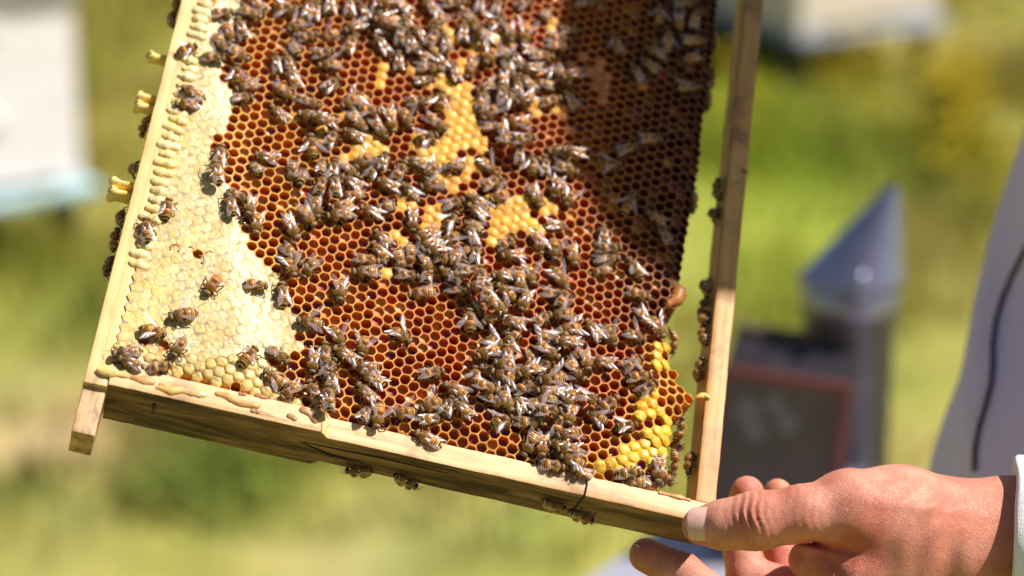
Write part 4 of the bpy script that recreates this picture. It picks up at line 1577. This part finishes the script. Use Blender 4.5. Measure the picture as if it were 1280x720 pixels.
def body_fn(Q):
    d = chain_sdf(Q, [(np.array((.46, 1.38, .55)), .13), (np.array((.45, 1.38, .95)), .15), (torso_lo + (.02, .02, 0), .15), (torso_hi + (.03, .03, 0), .14), (neck, .07)], .05)
    d = smin(d, chain_sdf(Q, [(sh_near, .055), (elbow, .042), (wrist, .031)], .02), .03)
    d = smin(d, chain_sdf(Q, [(sh_far, .055), (elbow2, .042), (fh + (.04, .02, .0), .028), (fh, .022)], .02), .03)
    for k in range(4):
        o = np.array((0, .0, .0)) + np.array(FW.to_3x3() @ Vector((-.012 - .0 * k, .012 - .016 * k, -.018)))
        d = smin(d, cone_sdf(Q, fh, fh + o + np.array((-.03, 0, 0)), .012, .008), .006)
    d = smin(d, cone_sdf(Q, neck, head_c + (.03, .02, -.06), .058, .06), .03)
    hd = cone_sdf(Q, head_c + (.02, 0, .03), head_c + (-.005, 0, -.045), .088, .062)
    hd = smin(hd, cone_sdf(Q, head_c + (-.075, 0, .005), head_c + (-.092, 0, -.022), .008, .014), .012)
    hd = smin(hd, cone_sdf(Q, head_c + (-.055, 0, -.075), head_c + (-.03, 0, -.07), .02, .03), .02)
    return smin(d, hd, .02)


V2, F2 = surface_net(body_fn, (.0, .95, .45), (.95, 1.85, 2.05), .0085)
c2 = np.ones((len(V2), 4))
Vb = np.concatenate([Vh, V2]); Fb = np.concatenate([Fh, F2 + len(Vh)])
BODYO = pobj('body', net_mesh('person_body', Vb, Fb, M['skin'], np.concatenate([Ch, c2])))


# nails
def nail(c, along, normal, L, W, R, name='nail'):
    """c centre of the plate, along = towards the free edge"""
    c, along, normal = Vector(c), Vector(along).normalized(), Vector(normal).normalized()
    along = (along - normal * along.dot(normal)).normalized()
    side = normal.cross(along)
    g = G()
    nu, nv = 14, 12
    vs, fs = [], []
    for top in (1, 0):
        for i in range(nu + 1):
            t = i / nu * 2 - 1
            wk = 1.0
            if t > .35:
                wk = math.sqrt(max(0, 1 - ((t - .35) / .66) ** 2 * .85))
            if t < -.75:
                wk = 1 - (-.75 - t) * .5
            for j in range(nv + 1):
                s = j / nv * 2 - 1
                ang = s * W * wk / R
                h = R * math.cos(ang) - R - .0007 * max(0, t) ** 2 - .0003 * t * t
                p = c + along * (t * L) + side * (R * math.sin(ang)) + normal * (h + (0 if top else -.0006))
                vs.append(p)
    K = (nu + 1) * (nv + 1)
    for i in range(nu):
        for j in range(nv):
            a = i * (nv + 1) + j
            fs.append((a, a + nv + 1, a + nv + 2, a + 1))
            fs.append((K + a, K + a + 1, K + a + nv + 2, K + a + nv + 1))
    bd = [j for j in range(nv + 1)] + [i * (nv + 1) + nv for i in range(1, nu + 1)] + [nu * (nv + 1) + j for j in range(nv - 1, -1, -1)] + [i * (nv + 1) for i in range(nu - 1, 0, -1)]
    for q in range(len(bd)):
        a, b = bd[q], bd[(q + 1) % len(bd)]
        fs.append((a, b, K + b, K + a))
    g.add(vs, fs, (1, 1, 1, 0))
    o = pobj(name, g.mesh(name, M['nail']))
    # grey brown rim of dirt under the free edge
    g = G()
    rim = [c + along * (L * math.cos(a) * .66 + L * .35) * 1.0 + side * (R * math.sin(math.sin(a) * W / R)) * .97 + normal * (R * math.cos(math.sin(a) * W / R) - R - .0007 - .0003)
           for a in [math.radians(x) for x in range(-88, 89, 11)]]
    g.tube(rim, .00035, 5)
    r = obj('nail_rim', g.mesh('nail_rim', M['nail_dirt']), o)
    return o


R3 = CM.to_3x3()
nrm = R3 @ Vector((-.10, .10, 1))
alg = R3 @ Vector((-1, -.02, -.12))
# find the skin surface under the nail centre
from mathutils.bvhtree import BVHTree
bv = BVHTree.FromPolygons(Vh.tolist(), Fh.tolist())


def skin_at(px, py):
    o = Vector((0, 0, CAM_H))
    d = (P(px, py, 1.0) - o).normalized()
    return bv.ray_cast(o + d * .5, d)[0]


pn = skin_at(879, 655)
nail(pn + nrm.normalized() * .0007, alg, nrm, .0079, .0086, .0103)
pi_ = skin_at(800, 690)
nail(P(797, 694, 1.1175), R3 @ Vector((-.5, .75, -.1)), R3 @ Vector((-.85, -.45, .05)), .0055, .0058, .0075)

# ------------------------------------------------------------------ jacket


def jacket_fn(Q):
    T_ = [(np.array((.45, 1.38, .62)), .185), (np.array((.45, torso_lo[1] + .02, .90)), .15), (torso_lo, .180), (torso_hi, .165), (np.array((.49, 1.38, 1.47)), .12)]
    d = chain_sdf(Q, T_, .015)
    d = smin(d, chain_sdf(Q, [(np.array((.49, 1.38, 1.47)), .12), (sh_near, .085), (elbow, .060), (wrist + (.03, 0, 0), .040), (wrist, .037)], .03), .05)
    d = smin(d, chain_sdf(Q, [(np.array((.49, 1.38, 1.47)), .12), (sh_far, .085), (elbow2, .060), (fh + (.08, .04, 0), .044)], .03), .05)
    x, y, z = Q[..., 0], Q[..., 1], Q[..., 2]
    d = d + .0022 * np.sin(x * 46 + z * 30 + 2.2 * np.sin(y * 21)) + .0018 * np.sin(z * 74 - y * 50 + 2 * np.sin(x * 30))
    return np.maximum(d, .60 - z)


V3, F3 = surface_net(jacket_fn, (.02, .88, .5), (.95, 1.95, 1.78), .009)
JACK = pobj('jacket', net_mesh('jacket', V3, F3, M['cloth']))
# cuff: a folded band with a rolled edge
ax = (CM.to_3x3() @ Vector((1, -.06, .16))).normalized()
cc = Vector(P(1262, 678, 1.114))
zq = ax.to_track_quat('Z', 'Y').to_matrix().to_4x4()
g = G()
prof = [(.0365, .0015), (.0392, -.0004), (.0406, .0016), (.0410, .008), (.0406, .018), (.0415, .028), (.0420, .034), (.0400, .036), (.0405, .040), (.043, .052), (.046, .066), (.0365, .066), (.0365, .0015)]
g.lathe(prof, 56, Matrix.Translation(cc) @ zq)
for i, v in enumerate(g.v):
    v = Vector(v)
    r = v - cc
    r -= ax * r.dot(ax)
    g.v[i] = tuple(v + r.normalized() * (.0016 * nz3(v.x, v.y, v.z, 55)) + ax * .0012 * nz3(v.x, v.y, v.z + 3, 40))
obj('cuff', g.mesh('cuff', M['cuff']), JACK)
bj = BVHTree.FromPolygons(V3.tolist(), F3.tolist())


def on_jacket(px, py, off=.0015):
    o = Vector((0, 0, CAM_H))
    d = (P(px, py, 1.0) - o).normalized()
    h = bj.ray_cast(o + d * .5, d)
    return (h[0] + h[1] * off if h[1].dot(d) < 0 else h[0] - h[1] * off) if h[0] else P(px, py, 1.2)


g = G()
cp = [(1296, 290), (1284, 312), (1268, 344), (1256, 372), (1247, 402), (1243, 430), (1243, 455), (1241, 480), (1234, 508), (1226, 534), (1221, 560), (1220, 590)]
g.tube([on_jacket(x, y) for x, y in cp], .0014, 8)
obj('drawstring', g.mesh('drawstring', M['cord']), JACK)
# unseen hat, added where its brim shades the comb, hair, trousers (outside the photo)
g = G()
hm = Matrix.Translation(Vector(head_c) + Vector((.02, 0, .075))) @ Matrix.Rotation(math.radians(-8), 4, 'Y')
g.lathe([(.0, .105), (.05, .103), (.082, .085), (.093, .04), (.097, .0), (.13, -.004), (.185, -.012), (.187, -.016), (.13, -.008), (.095, -.004), (.088, .04), (.0, .095)], 48, hm)
pobj('hat', g.mesh('hat', M['straw']))
g = G()
g.lathe([(.0, -.055), (.06, -.05), (.088, -.01), (.094, .03), (.093, .07), (.0, .07)], 32, Matrix.Translation(Vector(head_c) + Vector((.034, 0, .01))))
pobj('hair', g.mesh('hair', M['hair']))


def legs_fn(Q):
    d = chain_sdf(Q, [(np.array((.45, 1.30, .62)), .13), (np.array((.42, 1.26, .45)), .09), (np.array((.44, 1.25, .04)), .06)], .04)
    return smin(d, chain_sdf(Q, [(np.array((.47, 1.46, .62)), .13), (np.array((.47, 1.50, .45)), .09), (np.array((.49, 1.52, .04)), .06)], .04), .03)


V4, F4 = surface_net(legs_fn, (.2, 1.0, -.04), (.8, 1.75, .8), .02)
pobj('trousers', net_mesh('trousers', V4, F4, M['denim']))

# ================================================================== SURROUNDINGS
m = Mat('meadow')
at = m.n('ShaderNodeAttribute', attribute_name='Col')
co = m.coords()
a = m.noise(co, 5.5, 6, .65)
b = m.noise(co, 60, 4)
c = m.mix(1.0, at.outputs['Color'], m.ramp(a, [(.3, (.70, .74, .62)), (.7, (1.25, 1.2, 1.2))]), 'MULTIPLY')
c = m.mix(1.0, c, m.ramp(b, [(.3, (.75, .75, .7)), (.7, (1.15, 1.15, 1.1))]), 'MULTIPLY')
m.l(c, m.b.inputs['Base Color'])
m.setp(Roughness=.9, **{'Specular_IOR_Level': .1})
m.bump(b, .6, .02)
M['meadow'] = m.m

# patches of grass, soil and flowers, and a dark green strip with shadow painted in, each at the place on the ground seen at that pixel: (px, py, radius px x, y, colour, weight)
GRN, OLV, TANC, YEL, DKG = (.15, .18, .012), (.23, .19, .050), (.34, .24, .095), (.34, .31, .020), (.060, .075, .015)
PATCH = [(980, 220, 130, 190, (.165, .225, .010), 1), (900, 140, 60, 120, (.24, .28, .010), .8), (1000, 330, 120, 80, (.24, .26, .02), .8), (1120, 200, 60, 60, (.17, .23, .015), .7),
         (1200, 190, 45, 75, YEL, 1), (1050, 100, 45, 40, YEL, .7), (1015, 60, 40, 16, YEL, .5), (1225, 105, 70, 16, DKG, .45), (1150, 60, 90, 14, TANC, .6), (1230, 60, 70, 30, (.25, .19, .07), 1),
         (1170, 330, 70, 90, (.27, .22, .07), 1), (1150, 430, 60, 80, (.26, .22, .06), .8), (1150, 560, 50, 55, (.36, .27, .11), 1), (1140, 480, 40, 60, (.20, .19, .04), .8),
         (150, 60, 50, 60, (.27, .24, .05), .9), (150, 150, 50, 60, (.33, .26, .08), .8), (125, 270, 60, 40, (.27, .22, .08), 1), (60, 340, 90, 50, (.22, .22, .03), 1), (100, 400, 70, 50, (.13, .16, .02), .8),
         (60, 540, 110, 60, (.46, .29, .20), 1), (160, 590, 60, 40, (.33, .25, .12), .8), (40, 480, 60, 40, (.24, .20, .08), .8), (245, 600, 90, 60, (.13, .18, .02), 1), (235, 570, 40, 30, (.09, .13, .02), .7),
         (265, 655, 30, 20, (.09, .13, .02), .7), (310, 600, 60, 60, (.11, .15, .02), .8), (360, 560, 60, 50, (.13, .16, .02), .8), (200, 640, 70, 30, (.26, .21, .05), .8), (90, 640, 70, 40, (.22, .20, .07), .9),
         (30, 610, 60, 30, (.13, .15, .03), .9), (480, 640, 80, 50, (.26, .22, .09), .9), (600, 600, 80, 40, (.33, .26, .10), .8), (560, 660, 110, 50, (.24, .22, .07), .8), (660, 650, 45, 25, (.10, .15, .02), .8),
         (350, 690, 90, 30, (.30, .23, .10), .9), (430, 700, 70, 30, (.32, .25, .13), .8), (700, 690, 50, 30, (.24, .24, .06), .8), (60, 700, 110, 30, (.25, .21, .07), .9), (500, 690, 60, 20, (.24, .24, .10), .6)]
PT = []
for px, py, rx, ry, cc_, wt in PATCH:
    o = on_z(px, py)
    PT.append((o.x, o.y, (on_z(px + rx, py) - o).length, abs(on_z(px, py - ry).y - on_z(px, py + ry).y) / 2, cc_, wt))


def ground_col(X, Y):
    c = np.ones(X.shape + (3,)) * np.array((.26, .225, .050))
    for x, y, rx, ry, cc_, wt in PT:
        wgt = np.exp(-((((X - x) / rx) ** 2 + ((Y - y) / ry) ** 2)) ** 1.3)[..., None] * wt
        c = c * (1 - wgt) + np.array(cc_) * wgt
    return np.clip(c * np.array((1.12, 1.22, 1.1)) * .80 + np.array((.36, .38, .15)) * .20, 0, .9)  # pale haze blended evenly into the ground colour


xs = np.concatenate([-np.geomspace(600, 3.2, 26), np.linspace(-3, 3, 91), np.geomspace(3.2, 600, 26)])
ys = np.concatenate([-np.geomspace(600, 1, 16), np.linspace(0, 12, 160), np.geomspace(12.5, 1200, 34)])
X, Y = np.meshgrid(xs, ys, indexing='ij')
Zg = np.zeros_like(X)
near = (np.abs(X) < 3.1) & (Y > 1) & (Y < 12)
for i, j in np.argwhere(near):
    Zg[i, j] = .02 * nz3(X[i, j], Y[i, j], 0, 2.5) + .008 * nz3(X[i, j], Y[i, j], 4, 9) - .012
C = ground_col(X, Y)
nx, ny = X.shape
idx = np.arange(nx * ny).reshape(nx, ny)
Fq = np.stack([idx[:-1, :-1], idx[1:, :-1], idx[1:, 1:], idx[:-1, 1:]], -1).reshape(-1, 4)
V = np.stack([X, Y, Zg], -1).reshape(-1, 3)
gc = np.concatenate([C.reshape(-1, 3), np.ones((nx * ny, 1))], 1)
o = obj('ground', net_mesh('ground', V, Fq, M['meadow'], gc), None, kind='structure')

# grass: blades, thick where the ground is green
nr = np.random.RandomState(5)
m = Mat('grass_blade')
at = m.n('ShaderNodeAttribute', attribute_name='Col')
m.l(at.outputs['Color'], m.b.inputs['Base Color'])
m.setp(Roughness=.7, **{'Specular_IOR_Level': .15})
tr = m.n('ShaderNodeBsdfTranslucent')
m.l(at.outputs['Color'], tr.inputs[0])
mx = m.n('ShaderNodeMixShader')
mx.inputs[0].default_value = .3
m.l(m.b.outputs[0], mx.inputs[1]); m.l(tr.outputs[0], mx.inputs[2]); m.l(mx.outputs[0], m.out.inputs[0])
M['blade'] = m.m
NBL = 90000
gx = nr.uniform(-2.6, 3.0, NBL)
gy = nr.uniform(2.6, 10.5, NBL)
cl = np.array([nz3(a, b, 1, 1.6) + .5 * nz3(a, b, 3, 6) for a, b in zip(gx, gy)])
gcol = ground_col(gx, gy)
green = (gcol[:, 1] - gcol[:, 0]) / gcol[:, 1]
keepm = (cl + green * 1.2 + nr.uniform(-.35, .35, NBL)) > -.10
gx, gy, cl, gcol, green = gx[keepm], gy[keepm], cl[keepm], gcol[keepm], green[keepm]
n = len(gx)
hgt = nr.uniform(.03, .09, n) * (1 + np.clip(cl + green, 0, 1) * 1.6)
an = nr.uniform(0, 2 * np.pi, n)
wd = nr.uniform(.002, .0045, n) * (1 + gy / 12)
le = nr.uniform(.1, .7, n) * hgt
la = nr.uniform(0, 2 * np.pi, n)
dx, dy = np.cos(an) * wd, np.sin(an) * wd
lx, ly = np.cos(la) * le, np.sin(la) * le
V = np.empty((n, 5, 3))
for k, (sx, t) in enumerate(((-1, 0), (1, 0), (.7, .5), (-.7, .5), (0, 1))):
    V[:, k, 0] = gx + dx * sx + lx * t * t
    V[:, k, 1] = gy + dy * sx + ly * t * t
    V[:, k, 2] = hgt * t - .015
b = np.arange(n)[:, None] * 5
Fl = np.concatenate([b + [0, 1, 2], b + [0, 2, 3], b + [3, 2, 4]])
v = nr.uniform(.75, 1.35, (n, 1))
gc3 = np.clip(gcol * v * np.array((1.12, 1.05, .9)), 0, 1)
gc = np.repeat(np.concatenate([gc3, np.ones((n, 1))], 1), 5, 0)
obj('meadow_grass', net_mesh('meadow_grass', V.reshape(-1, 3), Fl, M['blade'], gc), None, kind='stuff', label='patchy green and dry grass behind the frame', category='grass')
# small yellow meadow flowers
g = G()
for (px, py, sx, sy, cnt) in ((1200, 180, 45, 75, 260), (1050, 100, 50, 35, 120), (1000, 60, 50, 14, 60), (930, 180, 40, 60, 40), (1090, 150, 70, 60, 50), (120, 330, 60, 30, 20)):
    for _ in range(cnt):
        p = on_z(nr.normal(px, sx * .6), nr.normal(py, sy * .6))
        h = nr.uniform(.06, .20)
        r = nr.uniform(.010, .017)
        q = Vector((p.x, p.y, h))
        g.tube([Vector((p.x, p.y, -.01)), q], .0015, 3, (.08, .12, .02, 0), False)
        vs = [q + Vector((0, 0, .004))] + [q + Vector((math.cos(a) * r * (1 if k % 2 else .7), math.sin(a) * r * (1 if k % 2 else .7), .006)) for k, a in enumerate(np.linspace(0, 2 * np.pi, 12, endpoint=False))]
        g.add(vs, [(0, k + 1, (k + 1) % 12 + 1) for k in range(12)], (.62, .46, .02, 0))
obj('meadow_flowers', g.mesh('meadow_flowers', M['blade'], False), None, kind='stuff', label='small yellow flowers scattered in the grass', category='flowers')


# ------------------------------------------------------------------ leafy weeds that read as single clumps
def weed(px, py, r, h, col, label, nleaf=420):
    p = on_z(px, py)
    root = empty('weed_clump', (p.x, p.y, 0), label=label, category='weed')
    rg = random.Random(int(px))
    g = G()
    for _ in range(14):
        a, q = rg.uniform(0, 6.28), rg.uniform(.2, .9)
        g.tube([(0, 0, -.01), (math.cos(a) * r * q * .4, math.sin(a) * r * q * .4, h * .5), (math.cos(a) * r * q, math.sin(a) * r * q, h * rg.uniform(.6, .95))], [.003, .002, .001], 4, (.09, .12, .03, 0), False)
    obj('stem', g.mesh('weed_stem', M['blade']), root)
    g = G()
    for _ in range(nleaf):
        a, q, z = rg.uniform(0, 6.28), math.sqrt(rg.random()), rg.uniform(.05, 1)
        c = Vector((math.cos(a) * q * r, math.sin(a) * q * r, z * h * (1 - .45 * q)))
        d = Vector((rg.uniform(-1, 1), rg.uniform(-1, 1), rg.uniform(-.2, .8))).normalized()
        s = d.cross(Vector((rg.uniform(-1, 1), rg.uniform(-1, 1), 1))).normalized()
        L, W = rg.uniform(.02, .045), rg.uniform(.007, .014)
        v = rg.uniform(.6, 1.4)
        g.add([c, c + d * L * .5 + s * W, c + d * L, c + d * L * .5 - s * W], [(0, 1, 2), (0, 2, 3)], tuple(x * v for x in col) + (0,))
    obj('foliage', g.mesh('weed_foliage', M['blade'], False), root, kind='stuff')


weed(248, 615, .13, .035, (.19, .25, .04), 'low green leafy weed on the ground below the frame', 170)

# ------------------------------------------------------------------ hives
M['white_paint'] = plain('white_hive_paint', (.78, .74, .74, 1), .55, 0, .06, 12, .2, .002)
M['cream_paint'] = plain('cream_hive_paint', (.74, .66, .54, 1), .6, 0, .08, 12, .2, .002)
M['turq'] = plain('turquoise_paint', (.36, .56, .60, 1), .55, 0, .12, 20)
M['grey_lid'] = plain('grey_metal_lid', (.36, .33, .34, 1), .5, .3, .12, 14)
M['bluegrey'] = plain('blue_grey_board', (.28, .33, .42, 1), .6, 0, .15, 20)
M['dark_gap'] = plain('dark_entrance', (.06, .05, .05, 1), .8)
M['zinc'] = plain('zinc_sheet_lid', (.42, .42, .50, 1), .42, .35, .08, 10, .2, .001)
M['wood_box'] = plain('weathered_board', (.40, .35, .28, 1), .8, 0, .2, 30)


def hive(origin, ang, W_, D_, zb, bodies, mats, label):
    """origin: bottom front right corner on plan; +x along the front to the left is -, y goes back"""
    root = empty('bee_hive', Matrix.Translation(origin) @ Matrix.Rotation(ang, 4, 'Z'), label=label, category='bee hive')
    mb, mbase, mlid = mats
    g = G()
    g.box(-W_ - .02, .02, -.05, D_ + .01, zb + .022, zb + .045, bev=.003)
    bo = obj('base_board', g.mesh('base_board', M[mbase], False), root)
    g = G()
    g.box(-W_ + .06, -.06, -.003, .004, zb + .046, zb + .062)  # solid dark strip painting the shade of the gap under the body
    obj('entrance', g.mesh('entrance', M['dark_gap'], False), bo)
    for x in (-W_ + .02, -.04):
        for y in (.03, D_ - .05):
            g = G()
            g.box(x - .03, x + .03, y - .03, y + .03, -.03, zb - .001, bev=.004)
            obj('leg', g.mesh('hive_leg', M['dark_gap'], False), root)
    z = zb + .047
    for h in bodies:
        g = G()
        g.box(-W_, 0, 0, D_, z + .001, z + h - .002, bev=.004)
        b_ = obj('hive_body', g.mesh('hive_body', M[mb], False), root)
        g = G()
        g.box(-W_ / 2 - .07, -W_ / 2 + .07, -.018, -.0005, z + h * .62, z + h * .62 + .03, bev=.006)
        obj('handle', g.mesh('hive_handle', M[mb], False), b_)
        z += h
    g = G()
    g.box(-W_ - .02, .02, -.02, D_ + .02, z, z + .075, bev=.006)
    obj('lid', g.mesh('hive_lid', M[mlid], False), root)
    return z


c0 = on_z(108, 300, .0)
pz = P(112, 222, 1)
hive(Vector((c0.x, c0.y, 0)), math.radians(38), .52, .46, .10, [.26, .17], ('white_paint', 'turq', 'grey_lid'), 'white bee hive with turquoise base at the left photo edge')
c1 = on_z(1168, 76, .0)
hive(Vector((c1.x, c1.y, 0)), math.radians(30), .52, .46, .09, [.30, .25], ('cream_paint', 'bluegrey', 'grey_lid'), 'cream bee hive on a blue grey base at the top right')
c2_ = on_z(962, 60, .0)
hive(Vector((c2_.x, c2_.y + .1, 0)), math.radians(12), .48, .46, .10, [.30, .25], ('cream_paint', 'wood_box', 'grey_lid'), 'pale bee hive left of the cream one, partly behind the frame')

# the hive the smoker stands on: its lid corner shows under the hand
dS = 2.12
ZT = P(1010, 640, dS).z
A_ = on_z(752, 720, ZT)
B_ = on_z(918, 606, ZT)
ed = (B_ - A_).normalized()
angS = math.atan2(ed.y, ed.x) - math.pi / 2
root = empty('bee_hive', Matrix.Translation((B_.x, B_.y, 0)) @ Matrix.Rotation(angS, 4, 'Z'), label='bee hive with blue grey metal lid under the smoker', category='bee hive')
g = G(); g.box(-.01, .47, -.52, .01, ZT - .07, ZT, bev=.003)
obj('lid', g.mesh('metal_lid', M['zinc'], False), root)
for k, (z0, z1) in enumerate(((.12, .36), (.362, ZT - .071))):
    g = G(); g.box(.01, .45, -.50, -.01, z0, z1, bev=.003)
    bb = obj('hive_body', g.mesh('hive_body_b', M['white_paint'], False), root)
    g = G(); g.box(.16, .30, -.518, -.5005, z1 - .09, z1 - .06, bev=.005)
    obj('handle', g.mesh('handle_b', M['white_paint'], False), bb)
g = G(); g.box(-.01, .47, -.55, .0, .07, .119, bev=.003)
obj('base_board', g.mesh('base_board_b', M['wood_box'], False), root)
for x in (.04, .42):
    for y in (-.48, -.05):
        g = G(); g.box(x - .03, x + .03, y - .03, y + .03, -.03, .069, bev=.004)
        obj('leg', g.mesh('hive_leg_b', M['wood_box'], False), root)

# ------------------------------------------------------------------ smoker
M['steel'] = plain('tin_plate', (.30, .31, .44, 1), .38, .85, .08, 25, .25, .001)
M['steel_dark'] = plain('sooty_tin', (.13, .12, .135, 1), .5, .5, .3, 25)
M['leather'] = plain('black_bellows_leather', (.045, .04, .05, 1), .5, 0, .3, 60, .6, .003)
M['board'] = plain('brown_bellows_board', (.10, .075, .055, 1), .6, 0, .2, 25)
M['redtrim'] = plain('red_leather_edge', (.20, .045, .035, 1), .5, 0, .2, 60)
M['pale_print'] = plain('pale_print', (.20, .185, .175, 1), .7)
sb = P(1050, 640, dS)
sc_ = dS / FPX     # metres per pixel there
SM = empty('bee_smoker', (sb.x, sb.y, ZT), label='tin bee smoker with a conical lid standing behind the hand', category='smoker')
Hc = lambda py: (640 - py) * sc_ / math.cos(PITCH + .02)
g = G()
RC = 56 * sc_
g.lathe([(0, .002), (RC, .002), (RC, Hc(390)), (RC * 1.03, Hc(388)), (RC * 1.03, Hc(382)), (RC * .97, Hc(380)), (0, Hc(380))], 48)
can = obj('canister', g.mesh('canister', M['steel_dark']), SM)
g = G()
g.lathe([(RC * 1.06, Hc(382)), (RC * 1.07, Hc(381)), (RC * 1.07, Hc(350)), (RC * 1.03, Hc(349)), (RC * 1.03, Hc(352)), (RC * 1.0, Hc(382))], 48)
obj('collar', g.mesh('collar', M['steel']), SM)
# oblique cone lid, tip towards the right
vs, fs = [], []
NS, NR = 44, 14
for i in range(NR + 1):
    t = i / NR
    z = Hc(352) + (Hc(240) - Hc(352)) * t
    r = RC * 1.18 * (1 - t) + .005 * t
    if i == 0:
        r = RC * 1.20
    off = (46 * sc_) * t - (0 * sc_) * (1 - t)
    for k in range(NS):
        a = 2 * math.pi * k / NS
        vs.append((off + r * math.cos(a), r * .9 * math.sin(a), z))
for i in range(NR):
    for k in range(NS):
        k2 = (k + 1) % NS
        fs.append((i * NS + k, i * NS + k2, (i + 1) * NS + k2, (i + 1) * NS + k))
fs.append(tuple(range(NS))[::-1])
g = G(); g.add(vs, fs, (1, 1, 1, 0))
lid = obj('lid', g.mesh('cone_lid', M['steel']), SM)
g = G()
g.tube([(-.004, -RC * 1.20, Hc(352)), (0, -RC * 1.26, Hc(346)), (.002, -RC * 1.16, Hc(330)), (.003, -RC * 1.02, Hc(326))], .004, 8)  # hinge put at the front for the glint it gives
obj('hinge', g.mesh('hinge', M['steel']), lid)
# bellows in front of the can, seen from its board side
BM = Matrix.Translation((-104 * sc_, -.085, 0)) @ Matrix.Rotation(math.radians(-14), 4, 'Z') @ Matrix.Rotation(math.radians(4), 4, 'Y')
bw, bh = 76 * sc_, Hc(424)
g = G()
N_ = 9
vs, fs = [], []
for i in range(N_ + 1):
    y = .004 + i / N_ * .062
    ins = .010 * (i % 2)
    kk = 1 - .0 * i
    ztop = bh - .004 + (i / N_) * .012
    for (x, z) in ((-bw + ins, .012), (bw - ins, .012), (bw - ins, ztop - ins), (-bw + ins, ztop - ins)):
        vs.append(BM @ Vector((x, y, z)))
for i in range(N_):
    for k in range(4):
        k2 = (k + 1) % 4
        fs.append((i * 4 + k, i * 4 + k2, (i + 1) * 4 + k2, (i + 1) * 4 + k))
g.add(vs, fs, (1, 1, 1, 0))
bl = obj('bellows', g.mesh('bellows_leather', M['leather'], False), SM)
g = G(); g.box(-bw, bw, -.006, .004, .008, bh, BM, bev=.003)
bd = obj('board', g.mesh('bellows_board', M['board'], False), bl)
g = G(); g.box(-bw, bw, .066, .074, .008, bh + .015, BM, bev=.003)
obj('board', g.mesh('bellows_board_b', M['board'], False), bl)
g = G()
tw = .0065
for (x0, x1, z0, z1) in ((-bw - .002, bw + .002, bh - tw, bh + .003), (bw - tw, bw + .002, .006, bh - tw - .0005), (-bw - .002, -bw + tw * .6, .006, bh - tw - .0005)):
    g.box(x0, x1, -.009, -.0062, z0, z1, BM, bev=.001)
obj('edge_trim', g.mesh('edge_trim', M['redtrim'], False), bl)
g = G()
for (x, z, r) in ((-.028, .60, .011), (-.006, .66, .008), (.006, .58, .009), (-.020, .50, .008)):
    vs = [BM @ Vector((x + math.cos(a) * r, -.0068, bh * z + .03 + math.sin(a) * r * 1.2)) for a in np.linspace(0, 2 * np.pi, 14, endpoint=False)]
    g.add(vs, [tuple(range(14))], (1, 1, 1, 0))
obj('print', g.mesh('board_print', M['pale_print'], False), bl)
g = G()
g.tube([(RC * .2, -.04, .05), (-RC * .4, -.07, .05)], .010, 12)
obj('air_tube', g.mesh('air_tube', M['steel']), SM)
for zz in (Hc(430), Hc(560)):
    g = G()
    g.tube([(-RC, 0, zz), (-RC * 1.3, -.03, zz), (-RC * 1.1, -.055, zz)], .003, 6)
    obj('bracket', g.mesh('bracket', M['steel']), SM)
